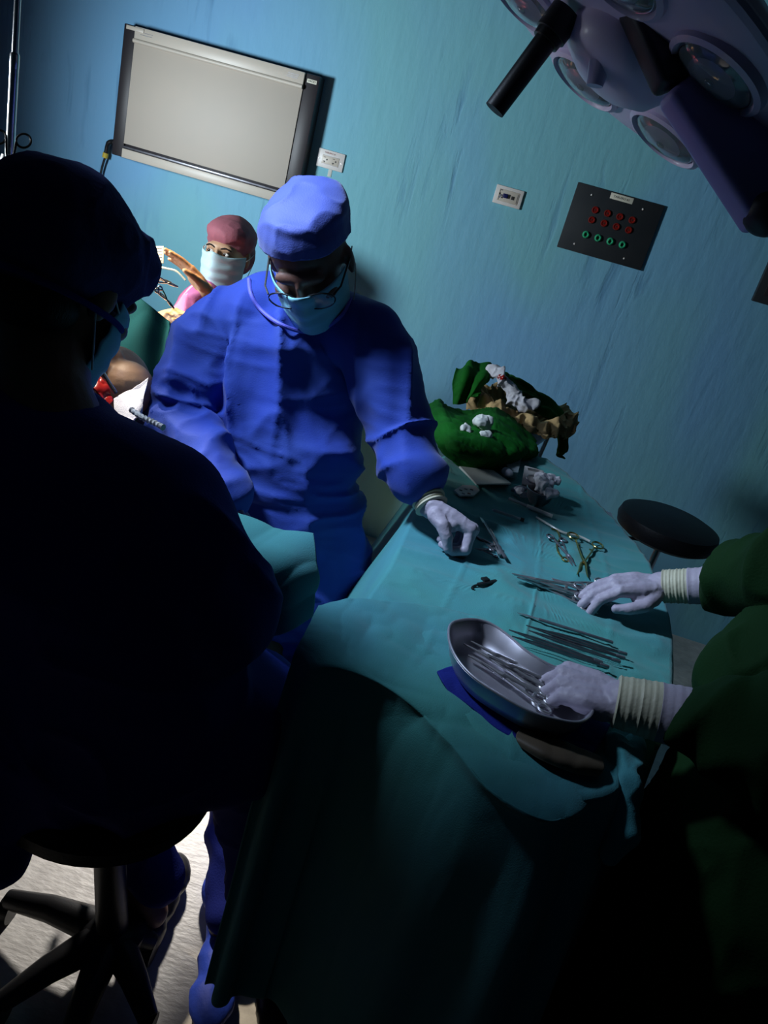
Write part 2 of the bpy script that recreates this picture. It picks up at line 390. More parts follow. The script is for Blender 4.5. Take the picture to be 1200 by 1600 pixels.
def data_plate():
    r = thing('data_socket', (-.2122+.057, WY, CAMH+.0452-.035), 'white plate with a blue plug, left of the dark panel', 'socket')
    B().box((0, -.005, 0), (.114, .010, .070), .003).build('plate', 'white_plastic', r)
    B().box((0, -.0105, 0), (.084, .003, .045), .001).build('socket_face', 'rail', r)
    b = B(); b.box((-.012, -.017, 0), (.020, .012, .016), .002); b.tube([(-.02, -.018, .001), (-.03, -.022, -.001), (-.033, -.02, -.011)], .0025, 8); b.build('blue_plug', 'blue_plug', r)
    B().box((.019, -.0122, -.001), (.013, .002, .013), .0005).build('jack', 'ink', r)
    B().box((-.036, -.0125, .004), (.006, .002, .007), .0005).build('latch', 'ink', r)
    B().box((-.037, -.0122, -.001), (.002, .001, .036)).build('left_groove', 'steel_dark', r, sm=False)
    B().box((.037, -.0122, 0), (.002, .001, .036)).build('right_groove', 'steel_dark', r, sm=False)
    B().box((-.033, -.0122, .0185), (.009, .001, .003)).build('tab', 'steel_dark', r, sm=False)
data_plate()
def gas_panel():
    x0, z1, wd, h = .0913, CAMH+.130, .347, .249
    cx, cz = x0+wd/2, z1-h/2
    r = thing('socket_panel', (cx, WY, cz), 'dark steel wall panel with eight red sockets over four green terminals', 'electrical panel')
    B().box((0, -.005, 0), (wd, .010, h), .0015).build('plate', 'panel', r)
    def wp(px, py): v = ony(px, py, WY-.01); return v.x-cx, v.z-cz
    for i in range(4):
        for j in range(2):
            ax, az = wp(930+19.2*i-5.5*j, 328+5.3*i+15.5*j)
            o = B().lathe([(.0001, .004), (.008, .004), (.0095, .0065), (.0125, .006), (.0135, .002), (.0135, 0)], 24, Matrix.Translation((ax, -.010, az)) @ WM).build('red_socket', 'red', r)
            B().lathe([(.0001, 0), (.0028, 0), (.0028, .001), (.0001, .001)], 10, Matrix.Translation((ax, -.0142, az)) @ WM).build('socket_hole', 'ink', o)
        ax, az = wp(915.5+19*i, 366.5+5.3*i)
        o = B().lathe([(.0045, .001), (.0065, .004), (.0095, .010), (.0125, .008), (.0140, .003), (.0145, 0)], 24, Matrix.Translation((ax, -.010, az)) @ WM, cap=False).build('green_terminal', 'sgreen', r)
        B().lathe([(.0001, 0), (.0055, 0), (.0055, .002), (.0001, .002)], 12, Matrix.Translation((ax, -.010, az)) @ WM).build('terminal_hole', 'ink', o)
    for (px, py) in ((924.5, 304.5), (1004.5, 327), (897.5, 381), (975, 404)):
        ax, az = wp(px, py)
        B().lathe([(.0001, .003), (.002, .003), (.0035, .0015), (.004, 0)], 12, Matrix.Translation((ax, -.010, az)) @ WM).build('screw', 'white_plastic', r)
    ax, az = wp(971.5, 310)
    lb = B().box((ax, -.0108, az), (.090, .0014, .022), .0005).build('label_plate', 'label', r)
    text('lettering', 'TABLERO #1', 'ink', .0115, Matrix.Translation((ax, -.0118, az)) @ WM, lb)
gas_panel()
v = ony(1173, 469, WY)
r = thing('dark_wall_box', (v.x+.15, WY, v.z+.12), 'black wall box cut off by the right edge of the picture', 'wall box')
B().box((0, -.012, 0), (.30, .024, .24), .002).build('plate', 'panel', r)
B().box((0, -.026, 0), (.24, .004, .18), .001).build('door', 'viewer_side', r)

# ================================================================== BACK TABLE AND DRAPES
T = .95
t = thing('instrument_table', (.2, 1.5, 0), 'steel instrument table hidden under the teal drapes in the middle', 'table')
B().box((.2, 1.55, T-.03), (.46, 1.0, .02), .004).build('table_top', 'tray', t).matrix_parent_inverse = t.matrix_world.inverted()
for (a, b_) in ((0, 1.1), (.4, 1.1), (.02, 1.98), (.38, 1.98)):
    child(B().tube([(a, b_, .03), (a, b_, T-.04)], .014, 12).build('leg', 'chrome'), t)
    child(B().ell((a, b_, .028), (.026, .018, .026)).build('caster', 'black'), t)
outline = [(.03, .99), (-.06, 1.02), (-.085, 1.12), (-.072, 1.3), (-.07, 1.5), (-.062, 1.75), (-.065, 1.98), (.0, 2.10), (.13, 2.24), (.225, 2.285), (.30, 2.20), (.345, 2.08), (.42, 1.92), (.468, 1.78), (.487, 1.60), (.487, 1.40), (.462, 1.22), (.43, 1.10), (.37, .98), (.33, .87), (.25, .82), (.15, .88)]
def table_cloth():
    n = 420; O = np.array(outline); K = len(O)
    def oc(t):
        x = t*K; i = int(x) % K; f = x-int(x); a, b, c, d = O[(i-1) % K], O[i], O[(i+1) % K], O[(i+2) % K]
        return .5*((2*b)+(-a+c)*f+(2*a-5*b+4*c-d)*f*f+(-a+3*b-3*c+d)*f**3)
    C_ = np.array([oc(i/n) for i in range(n)]); cen = np.array([.2, 1.5])
    tn = np.roll(C_, -1, 0)-np.roll(C_, 1, 0); nr = np.stack([-tn[:, 1], tn[:, 0]], 1)   # outline runs clockwise
    nr /= np.linalg.norm(nr, axis=1, keepdims=True)
    if ((C_+nr*.01-cen)**2).sum() < ((C_-cen)**2).sum(): nr = -nr
    rows = []
    for s in np.linspace(.02, 1, 46): rows.append(np.c_[cen+(C_-cen)*s, np.full(n, T)])
    P0 = np.concatenate(rows)
    # wrinkles of the cloth lying on the table and its ironed creases
    wr = fold(P0, (3.0, 10, 1), .6, 3)*.0085 + fold(P0, (8, 18, 1), .5, 2.5, 9)*.0038
    cre = np.zeros(len(P0))
    for x_ in (.05, .20, .35): cre += np.exp(-((P0[:, 0]-x_-.02*np.sin(P0[:, 1]*5))/.0028)**2)*.0028
    for y_ in (1.30, 1.62, 1.92): cre += np.exp(-((P0[:, 1]-y_-.25*(P0[:, 0]-.2)*0)/.0028)**2)*.0024
    P0[:, 2] += wr+cre-.004
    th = np.arange(n)/n*2*PI
    for k, d in enumerate((.006, .016, .03, .06, .1, .16, .24, .33, .43, .54, .65, .75)):
        out = .012*(1-math.exp(-d/.012)) + .02*d
        left = np.exp(-((C_[:, 0]+.07)/.05)**2)*np.clip((C_[:, 1]-1.1)/.2, 0, 1)*1.6
        amp = min(d*.10, .04)
        foldw = np.sin(th*19+2*np.sin(th*3))*.6+np.sin(th*31+1.3)*.4
        o_ = out+left*.17*d+amp*(foldw+1)*.5
        q = C_+nr*o_[:, None]
        rows.append(np.c_[q, np.full(n, T-d-.004)])
        P0 = np.concatenate([P0, rows[-1]])
    m_ = len(P0)//n
    fs = [(j*n+i, j*n+(i+1) % n, (j+1)*n+(i+1) % n, (j+1)*n+i) for j in range(m_-1) for i in range(n)]
    fs.append(tuple(range(n-1, -1, -1)))
    me = bpy.data.meshes.new('table_drape'); me.from_pydata([tuple(v) for v in P0], [], fs); me.update(); smooth(me)
    o = link('table_drape', me, 'drape'); k = o.modifiers.new('t', 'SOLIDIFY'); k.thickness = .002; k.offset = -1
    tag(o, 'large teal drape covering the instrument table and hanging down its sides', 'drape')
table_cloth()
# near drape laid over the front end of the table
def P3(px, py, dz=0): return onz(px, py, T+dz)
def near_drape():
    back = [P3(497, 940, .016), P3(545, 928, .030), P3(600, 934, .024), P3(680, 945, .010), P3(745, 958, .010), P3(800, 990, .014), P3(870, 1012, .012), P3(950, 1046, .009), P3(1022, 1068, .008)]
    mid = [P3(478, 985, .016), P3(530, 975, .030), P3(590, 985, .024), P3(670, 1010, .012), P3(740, 1060, .010), P3(800, 1100, .009), P3(880, 1110, .008), P3(950, 1110, .008), P3(1005, 1115, .008)]
    edge = [P3(462, 1012, .006), P3(510, 1026, .012), P3(570, 1045, .010), P3(640, 1082, .008), P3(710, 1150, .008), P3(775, 1225, .008), P3(860, 1262, .008), P3(935, 1235, .006), P3(988, 1160, .004)]
    def off(row, dz, o):
        r = []
        for i, p in enumerate(row):
            a = row[max(i-1, 0)]; b = row[min(i+1, len(row)-1)]; t_ = (b-a); n_ = Vector((t_.y, -t_.x, 0)).normalized()
            r.append(Vector((p.x, p.y, p.z+dz))+n_*(o*(1+.5*math.sin(i*2.3))))
        return r
    rows = [back, mid, edge, off(edge, -.03, .012), off(edge, -.12, .024), off(edge, -.28, .034), off(edge, -.5, .042), off(edge, -.72, .048)]
    def d(P, u, v):
        hang = np.clip((v-.32)/.3, 0, 1)
        return fold(P, (8, 10, 5), .5, 2.5, 3)*.006*(1-hang) + hang*(np.sin(u*34+3*np.sin(u*7))*.010*(.3+v)) + fold(P, (16, 16, 3), .4, 2, 7)*.003
    o = sheet('near_drape', 'drape', rows, 180, 130, disp=d, thick=.0025)
    tag(o, 'teal drape laid over the near end of the instrument table, folded corner at its left', 'drape')
near_drape()
# knot of cloth hanging at the right front corner
b = B()
b.chain([P3(960, 1168, .0), P3(966, 1185, -.0), P3(975, 1230, -.01), P3(972, 1300, -.05), P3(955, 1335, -.08)], [.016, .020, .022, .020, .010])
b.chain([P3(990, 1165, .0), P3(985, 1190, -.0), P3(978, 1230, -.01)], [.012, .016, .018])
tag(b.blob('twisted_corner', 'drape', voxel=.004, disp=lambda P, N: fold(P, (25, 25, 8), .4)*.006), 'knotted teal cloth tail hanging at the near right table corner', 'cloth')
# navy cloth under the kidney dish
rows = [[P3(684, 1046, .013), P3(720, 1040, .013), P3(800, 1060, .013), P3(900, 1100, .013), P3(955, 1130, .013)],
        [P3(690, 1060, .014), P3(740, 1075, .014), P3(800, 1105, .014), P3(880, 1140, .014), P3(940, 1160, .013)],
        [P3(700, 1075, .013), P3(745, 1108, .013), P3(800, 1148, .013), P3(870, 1165, .012), P3(925, 1178, .011)]]
tag(sheet('navy_wrap', 'navy', rows, 50, 20, disp=lambda P, u, v: fold(P, (15, 15, 15), .5)*.004, thick=.003), 'narrow dark navy cloth lying beneath the kidney dish', 'cloth')
rows = [[P3(812, 1140, .016), P3(860, 1150, .018), P3(905, 1168, .018), P3(940, 1184, .014)], [P3(806, 1152, .018), P3(850, 1172, .028), P3(900, 1190, .028), P3(944, 1200, .018)], [P3(815, 1168, .014), P3(850, 1190, .018), P3(898, 1208, .018), P3(935, 1214, .012)]]
tag(sheet('brown_wrap', 'brown_pack', rows, 40, 24, disp=lambda P, u, v: fold(P, (12, 12, 12), .4)*.003, thick=.004), 'limp brown wrapper on the front drape below the kidney dish', 'wrapper')

# ------------------------------------------------------------------ instruments
def mx_on(p0, p1, z, up=(0, 0, 1)):
    """frame: origin at p0, x towards p1 (picture points on the table plane)"""
    a = onz(*p0, T+z); c = onz(*p1, T+z); return a, basis(c-a, up), (c-a).length
def hemostat(name, p_tip, p_ring, z, label, cat='clamp', open_=.05, m='steel', mring=None, roll=0, curve=0, group='ring-handled instruments', tipz=0):
    a = onz(*p_tip, T+z+tipz); c = onz(*p_ring, T+z); L = (c-a).length; R_ = basis(c-a, (0, 0, 1)) @ Matrix.Rotation(roll, 3, 'X')
    r = thing(name, a, label, cat, R_, group)
    k = L/.16
    for s in (-1, 1):
        b = B()
        ang = open_*s
        piv = .055*k
        def rot(x, y): return (piv+(x-piv)*math.cos(ang)-y*math.sin(ang)*1, (x-piv)*math.sin(ang)+y*math.cos(ang))
        pts = [(0, -.0005*s+curve*.006), (.02*k, -.001*s+curve*.002), (.045*k, -.003*s), (piv, 0), (.075*k, .003*s), (.11*k, .006*s), (.135*k, .007*s)]
        q = [(*rot(x, y), .0012*s) for x, y in pts]
        b.tube(path(q, 22), [.0010, .0013, .0016, .0019, .0022, .0024, .0026, .0030, .0034, .0036, .0034, .0030, .0027, .0025, .0024, .0023, .0022, .0022, .0022, .0022, .0022, .0022], 8)
        rc = rot(.149*k, .012*s)
        ring = [(rc[0]+.0125*k*math.cos(t_), rc[1]+.0095*k*math.sin(t_), .0012*s) for t_ in np.linspace(0, 2*PI, 24, endpoint=False)]
        b.tube(ring, .0022, 8, closed=True)
        b.build('handle', mring or m, r) if False else b.build('handle', m, r)
        rb = rot(.118*k, .0065*s)
        B().box((rb[0], rb[1]-.004*s, .0012*s), (.006, .008, .002), .0004).build('ratchet', m, r)
    B().lathe([(.0001, -.0035), (.0028, -.0035), (.0030, 0), (.0028, .0035), (.0001, .0038)], 12, Matrix.Translation((.055*k, 0, 0))).build('screw', m, r)
    return r
def forceps(p0, p1, z, label, m='steel_dark', gap=.006, w_=.0035, group='tweezers and handles on the table'):
    a, R_, L = mx_on(p0, p1, z); r = thing('tweezers', a, label, 'tweezers', R_, group)
    for s in (-1, 1):
        B().tube(path([(0, .0004*s, 0), (L*.3, gap*s*.8, 0), (L*.7, gap*s*.7, 0), (L, .001*s, 0)], 14), [.0008, .0010, .0013, .0018, .0022, .0024, .0024, .0024, .0022, .002, .002, .002, .002, .002], 8, flat=.45, nrm=(0, 1, 0)).build('tine', m, r)
    B().box((L-.006, 0, 0), (.016, .006, .005), .001).build('joint', m, r)
    return r
def scalpel(p0, p1, z, label, m='steel', name='scalpel', bl=.03):
    a, R_, L = mx_on(p0, p1, z); r = thing(name, a, label, 'scalpel', R_)
    B().box((L/2+bl/2, 0, 0), (L-bl, .007, .004), .0012).build('handle', m, r)
    me = bpy.data.meshes.new('blade'); x = bl+.004
    vs = [(0, -.001), (x*.4, .0030), (x, .0032), (x, -.0032), (x*.3, -.0034)]
    me.from_pydata([(q[0], q[1], .0004) for q in vs]+[(q[0], q[1], -.0004) for q in vs], [], [(0, 1, 2, 3, 4), (9, 8, 7, 6, 5)]+[(i, (i+5), (i+1) % 5+5, (i+1) % 5) for i in range(5)])
    link('blade', me, 'steel', r)
    return r
# upper scattered pieces
scalpel((751, 808), (790, 872), .012, 'thin dark pointed scalpel lying across two small clips in mid table', 'steel_dark')
a_ = forceps((766, 826), (780, 866), .009, 'short fine tweezers beside the pointed scalpel in mid table', 'steel', .004)
hemostat('small_clamp', (740, 857), (776, 864), .006, 'small dark clip left of the scalpel tip, lower of the pair', 'clip', .12, 'steel_dark', group='small clips')
hemostat('small_clamp', (744, 838), (776, 858), .009, 'small dark clip left of the scalpel, upper of the pair', 'clip', .03, 'steel_dark', group='small clips')
a, R_, L = mx_on((734, 916), (784, 906), .008)
r = thing('towel_clip', a, 'small black towel clip alone left of the clamp bundle', 'clip', R_)
B().box((L*.62, 0, 0), (L*.75, .008, .005), .0015).build('body', 'black', r)
B().box((L*.55, .008, .003), (.016, .012, .005), .0015).build('wing', 'black', r)
B().tube(path([(L*.3, 0, 0), (L*.1, -.002, 0), (0, -.006, 0), (.002, -.010, 0)], 8), .0022, 8).build('hook', 'black', r)
# bundle of long clamps
tips = [((803, 898), (938, 928), .018, 0.02), ((808, 902), (930, 938), .012, .03), ((818, 905), (925, 945), .010, .02), ((850, 908), (948, 918), .016, .03), ((800, 896), (915, 926), .022, .02), ((862, 904), (955, 935), .020, .04)]
names = ['outermost of the silver clamp bundle under the upper glove', 'second of the silver clamp bundle under the upper glove', 'lowest silver clamp of the bundle under the upper glove', 'silver clamp at the back of the bundle touching the glove fingertips', 'silver clamp with the farthest reaching tip in the bundle', 'silver clamp of the bundle with its rings beneath the thumb']
for (p, q, z, o_), nm in zip(tips, names):
    hemostat('artery_clamp', p, q, z, nm, 'clamp', o_, 'steel', roll=.25, group='clamp bundle under the upper glove')
# three ring-handled pieces behind
hemostat('needle_holder', (910, 900), (915, 840), .012, 'gilt-ringed clamp with tips pointing towards the upper glove', 'clamp', .14, 'gold_steel')
hemostat('dark_scissors', (897, 884), (868, 838), .010, 'dark-bladed scissors lying beside the gilt-ringed clamp', 'scissors', .05, 'steel_dark')
a, R_, L = mx_on((868, 828), (878, 872), .008)
r = thing('retractor', a, 'bent wire retractor with an end loop, left of the dark scissors', 'retractor', R_)
B().tube(path([(0, -.01, 0), (.004, .004, 0), (L*.3, .006, 0), (L*.5, -.004, 0), (L*.8, -.006, 0), (L*.95, 0, 0)], 20), .0022, 8).build('shaft', 'gold_steel', r)
B().tube([(L+.002+.009*math.cos(q), .007+.007*math.sin(q), 0) for q in np.linspace(0, 2*PI, 20, endpoint=False)], .002, 8, closed=True).build('loop', 'gold_steel', r)
# handles row
scalpel((808, 957), (958, 1004), .012, 'long dark scalpel handle lying apart above the row of tweezers', 'steel_dark', bl=.04)
rowp = [((795, 984), (940, 1035)), ((822, 977), (975, 1028)), ((826, 985), (968, 1034)), ((800, 994), (950, 1042)), ((838, 982), (978, 1022))]
rown = ['dark tweezers with tips farthest left in the row behind the dish', 'dark tweezers topmost in the row behind the dish', 'dark tweezers in the middle of the row behind the dish', 'dark tweezers nearest the dish in the row behind it', 'dark tweezers reaching farthest right in the row']
for i, ((p, q), nm) in enumerate(zip(rowp, rown)):
    forceps(p, q, .018+.003*(i % 2), nm, 'steel_dark', .005)
# syringe, pen-like catheters
a, R_, L = mx_on((771, 797), (819, 813), .012)
r = thing('syringe', a, 'thin clear syringe with a black end in mid table', 'syringe', R_)
B().tube([(0, 0, 0), (L*.9, 0, 0)], .0038, 12).build('barrel', 'blister', r); B().tube([(L*.88, 0, 0), (L, 0, 0)], .0048, 12).build('plunger_cap', 'black', r)
B().tube([(-.004, 0, 0), (0, 0, 0)], .0018, 8).build('nozzle', 'white_plastic', r)
a, R_, L = mx_on((795, 779), (863, 807), .012)
r = thing('white_syringe', a, 'long white-barrelled syringe behind the thin clear one', 'syringe', R_)
B().tube([(0, 0, 0), (L*.45, 0, 0)], .0040, 12).build('needle_cover', 'blister', r); B().tube([(L*.42, 0, 0), (L, 0, 0)], .0050, 12).build('barrel', 'white_plastic', r)
o = B().tube(path([P3(838, 808, .008), P3(858, 820, .010), P3(880, 832, .010), P3(905, 838, .010), P3(922, 846, .01)], 24), .0028, 8).build('catheter', 'tube')
tag(o, 'thin clear catheter lying right of the syringes', 'catheter')
# blister packet, gauze stack
def packet(name, pts, z, h, m, label, cat, extra=None):
    r = thing(name, P3(*pts[0], z), label, cat)
    b = B(); lo = [b.bm.verts.new(P3(*p, z)) for p in pts]; hi = [b.bm.verts.new(P3(*p, z)+Vector((0, 0, h))) for p in pts]; n = len(pts)
    b.bm.faces.new(lo[::-1]); b.bm.faces.new(hi)
    for i in range(n): b.bm.faces.new((lo[i], lo[(i+1) % n], hi[(i+1) % n], hi[i]))
    child(b.build('wrapper' if extra else 'sheet', m, sm=False), r)
    return r
r = packet('suture_packet', [(709, 768), (722, 760), (742, 761), (749, 768), (740, 776), (718, 776)], .008, .004, 'white_plastic', 'white suture packet with printed dark blocks near the blue cuff', 'packet', 1)
for (px, py, mm) in ((720, 766, 'ink'), (728, 764, 'steel_dark'), (737, 765, 'ink'), (724, 771, 'steel_dark'), (733, 771, 'ink_red')):
    p = P3(px, py, .0128); child(B().box(p, (.008, .006, .0006)).build('printed_block', mm, sm=False), r)
r = thing('gauze_stack', P3(755, 748, .005), 'flat stack of folded white gauze squares at the far end', 'gauze')
base = [(718, 731), (770, 737), (797, 757), (745, 758)]
for k in range(5):
    b = B(); j = [(random.uniform(-1.2, 1.2), random.uniform(-.8, .8)) for _ in base]
    lo = [b.bm.verts.new(P3(p[0]+q[0], p[1]+q[1], .006+k*.0042)) for p, q in zip(base, j)]; hi = [b.bm.verts.new(v.co+Vector((0, 0, .0036))) for v in lo]
    b.bm.faces.new(lo[::-1]); b.bm.faces.new(hi)
    for i in range(4): b.bm.faces.new((lo[i], lo[(i+1) % 4], hi[(i+1) % 4], hi[i]))
    child(b.build('gauze_square', 'paper', sm=False), r)
tag(packet('small_sachet', [(786, 728), (797, 722), (812, 724), (806, 748), (792, 746)], .014, .018, 'blister', 'grey translucent sachet against the green bundle', 'sachet', 1), None, None)
c = P3(793, 738, .028); o = B().ell(c, (.014, .020, .010), rot=Matrix.Rotation(.4, 3, 'Z')).blob('cotton_ball', 'gauze', voxel=.002, disp=lambda P, N: fold(P, (60, 60, 60))*.002); tag(o, 'white cotton swab leaning on the green bundle', 'swab')
r = thing('folded_catheter_pack', P3(832, 745, .01), 'white pack with an S-coiled tube standing behind the gauze cup', 'packet')
fr = basis(P3(850, 746, .03)-P3(822, 738, .03), (0, -.55, .8)); cc = P3(833, 745, .050)
MX = Matrix.Translation(cc) @ fr.to_4x4()
for k in range(3): child(B().box((0, 0, -.003-.005*k), (.052-.002*k, .060+.002*k, .003), .001, MX).build('tray_layer', 'white_plastic'), r)
s_ = path([(-.018, .020, .002), (.010, .022, .002), (.018, .010, .002), (-.014, -.002, .002), (-.010, -.018, .002), (.016, -.020, .002)], 40)
child(B().tube([MX @ v for v in s_], .0022, 8).build('coiled_tube', 'steel', None), r)
# steel cup with crumpled gauze
c = P3(838, 786, .004)
r = thing('gauze_cup', c, 'small dark steel cup with crumpled gauze spilling over', 'cup')
B().lathe([(.0001, 0), (.020, 0), (.030, .014), (.036, .036), (.038, .037), (.036, .038), (.034, .036), (.028, .016), (.019, .004), (.0001, .003)], 36).build('bowl', 'steel_dark', r)
def crumple(name, c, rx, n, m, label, cat, seed=0, amp=.012, flat=.6, parent=None, vox=.003):
    rnd = random.Random(seed); b = B(); c = Vector(c)
    for i in range(n):
        d = Vector((rnd.gauss(0, 1)*rx*.5, rnd.gauss(0, 1)*rx*.5, rnd.random()*rx*flat))
        b.ell(c+d, (rx*rnd.uniform(.3, .6), rx*rnd.uniform(.3, .6), rx*rnd.uniform(.25, .45)), rot=Matrix.Rotation(rnd.random()*3, 3, 'Z'))
    o = b.blob(name, m, voxel=vox, it=2, disp=lambda P, N: (fold(P, (45, 45, 45), .6, 2, seed)-.6)*amp)
    return tag(o, label, cat) if label else o
crumple('crumpled_gauze', c+Vector((.012, .004, .040)), .036, 9, 'gauze', 'crumpled lilac-white gauze heaped in the dark cup', 'gauze', 4)
crumple('loose_gauze', P3(812, 768, .014), .018, 6, 'gauze', 'small wad of gauze at the left foot of the gauze cup', 'gauze', 9)

# green bundle
def lump(name, m, pts, label, cat, vox=.005, amp=.010, fs=(14, 14, 14), it=6):
    b = B()
    for (p, r_) in pts: b.ell(p, r_)
    return tag(b.blob(name, m, voxel=vox, it=it, disp=lambda P, N: (fold(P, fs, .6, 2.5)-.5)*amp), label, cat)
def PR(pts): return [P3(x, y, z) for x, y, z in pts]
rows = [PR([(664, 640, .01), (686, 626, .01), (705, 638, .01), (740, 642, .01), (775, 636, .01), (806, 654, .01), (838, 688, .01)]),
        PR([(661, 645, .05), (686, 630, .075), (705, 644, .075), (740, 649, .075), (775, 641, .08), (805, 659, .07), (838, 693, .045)]),
        PR([(668, 664, .06), (700, 664, .095), (735, 668, .095), (760, 672, .095), (785, 676, .09), (812, 688, .075), (843, 703, .035)]),
        PR([(680, 690, .05), (706, 700, .075), (735, 706, .08), (762, 708, .08), (790, 708, .07), (815, 706, .06), (842, 708, .03)]),
        PR([(690, 704, .02), (712, 718, .03), (742, 728, .035), (770, 728, .035), (796, 724, .03), (818, 716, .03), (842, 711, .02)]),
        PR([(692, 706, .004), (714, 724, .004), (744, 736, .004), (772, 736, .004), (798, 730, .004), (820, 722, .004), (841, 714, .004)])]
tag(sheet('green_bundle', 'green', rows, 110, 80, disp=lambda P, u, v: (fold(P, (8, 22, 12), .6, 2.5)-.5)*.011+(fold(P, (30, 30, 30), .5)-.5)*.003, thick=.004), 'dark green cloth bundle at the far end of the table', 'cloth')
for k, (px, py, dz, r_) in enumerate(((752, 664, .108, .030), (729, 673, .095, .017), (757, 681, .098, .017))):
    b = B(); c = P3(px, py, dz)
    rr = random.Random(k)
    for i in range(5): b.ell(c+Vector((rr.uniform(-1, 1)*r_*.5, rr.uniform(-1, 1)*r_*.5, rr.uniform(-.3, .5)*r_)), (r_*.7, r_*.5, r_*.5), rot=Matrix.Rotation(rr.random()*3, 3, 'Z'))
    tag(b.blob('white_wad', 'paper', voxel=.0025, it=2, disp=lambda P, N: (fold(P, (40, 40, 40), .5)-.6)*.006), ['largest rounded white wad on the green bundle', 'white wad at the left on the green bundle', 'white wad nearest the camera on the green bundle'][k], 'swab', 'white wads on the green bundle')

# kidney dish
def kidney():
    out = [(704, 978), (722, 970), (748, 970), (772, 979), (797, 997), (820, 1017), (850, 1036), (885, 1052), (918, 1075), (925, 1110), (905, 1128), (868, 1124), (828, 1112), (782, 1087), (742, 1060), (716, 1032), (703, 1003)]
    zt = T+.058; pts = np.array([tuple(onz(*p, zt)) for p in out]); K = len(pts); n = 120
    def oc(t_):
        x = t_*K; i = int(x) % K; f = x-int(x); a, b, c, d = pts[(i-1) % K], pts[i], pts[(i+1) % K], pts[(i+2) % K]
        return .5*((2*b)+(-a+c)*f+(2*a-5*b+4*c-d)*f*f+(-a+3*b-3*c+d)*f**3)
    C_ = np.array([oc(i/n) for i in range(n)]); cen = C_.mean(0)
    tn = np.roll(C_, -1, 0)-np.roll(C_, 1, 0); nr = np.stack([tn[:, 1], -tn[:, 0], 0*tn[:, 0]], 1); nr /= np.linalg.norm(nr, axis=1, keepdims=True)
    if (((C_+nr*.01-cen)**2).sum()) < (((C_-cen)**2).sum()): nr = -nr
    r = thing('kidney_dish', (cen[0], cen[1], T+.014), 'steel kidney dish holding instruments on the near drape', 'dish')
    def ringp(ins, z): q = C_-nr*ins; q = q.copy(); q[:, 2] = z; return q
    zs = [(.022, T+.016), (.014, T+.020), (.006, T+.035), (0, zt-.002), (-.003, zt), (-.001, zt+.0015), (.001, zt), (.007, T+.036), (.015, T+.024), (.023, T+.019)]
    rows = [ringp(a, z) for a, z in zs]
    V = np.concatenate(rows); m_ = len(rows)
    fs = [(j*n+i, j*n+(i+1) % n, (j+1)*n+(i+1) % n, (j+1)*n+i) for j in range(m_-1) for i in range(n)]+[tuple(range(n)), tuple(range((m_-1)*n+n-1, (m_-1)*n-1, -1))]
    me = bpy.data.meshes.new('bowl'); me.from_pydata([tuple(v) for v in V], [], fs); me.update(); bm = bmesh.new(); bm.from_mesh(me); bmesh.ops.recalc_face_normals(bm, faces=bm.faces); bm.to_mesh(me); bm.free(); smooth(me, .9)
    child(link('bowl', me, 'tray'), r)
    rim = [Vector(v)+Vector((0, 0, .001)) for v in ringp(-.001, zt)]
    child(B().tube(rim, .0022, 8, closed=True).build('rim', 'tray'), r)
kidney()
ins = [((725, 1006), (866, 1084), .03), ((736, 1002), (868, 1072), .034), ((748, 1016), (878, 1096), .032), ((732, 1024), (858, 1098), .03), ((762, 1022), (880, 1082), .037), ((752, 1034), (866, 1106), .034)]
inn = ['clamp along the left wall inside the kidney dish', 'clamp with tips highest inside the kidney dish', 'clamp across the middle of the kidney dish', 'clamp lowest along the near side of the kidney dish', 'clamp nearest the curved inner side of the kidney dish', 'clamp with rings by the gloved fist in the dish']
for (p, q, z), nm in zip(ins, inn): hemostat('dish_clamp', p, q, z, nm, 'clamp', .03, 'steel', group='clamps in the kidney dish')

# ================================================================== BASIN ON STAND
bc = ony(816, 632, 2.62)
r = thing('basin_stand', (bc.x, bc.y, 0), 'ring stand behind the table carrying the basin', 'stand')
zb = bc.z-.02
B().tube([(.15*math.cos(q), .15*math.sin(q), zb-.012) for q in np.linspace(0, 2*PI, 40, endpoint=False)], .006, 8, closed=True).build('ring', 'chrome', r)
for k in range(3):
    q = k*2*PI/3+.5; B().tube([(.15*math.cos(q), .15*math.sin(q), zb-.012), (.11*math.cos(q), .11*math.sin(q), .5), (.20*math.cos(q), .20*math.sin(q), .02)], .008, 8).build('leg', 'chrome', r)
basin = B().lathe([(.0001, -.115), (.085, -.112), (.115, -.07), (.150, 0), (.165, .004), (.165, .007), (.148, .006), (.11, -.066), (.08, -.105), (.0001, -.108)], 48, Matrix.Translation((bc.x, bc.y, zb))).build('basin', 'basin')
tag(basin, 'round enamel basin standing behind the table against the wall', 'basin')
def W(px, py, Y): return ony(px, py, Y)
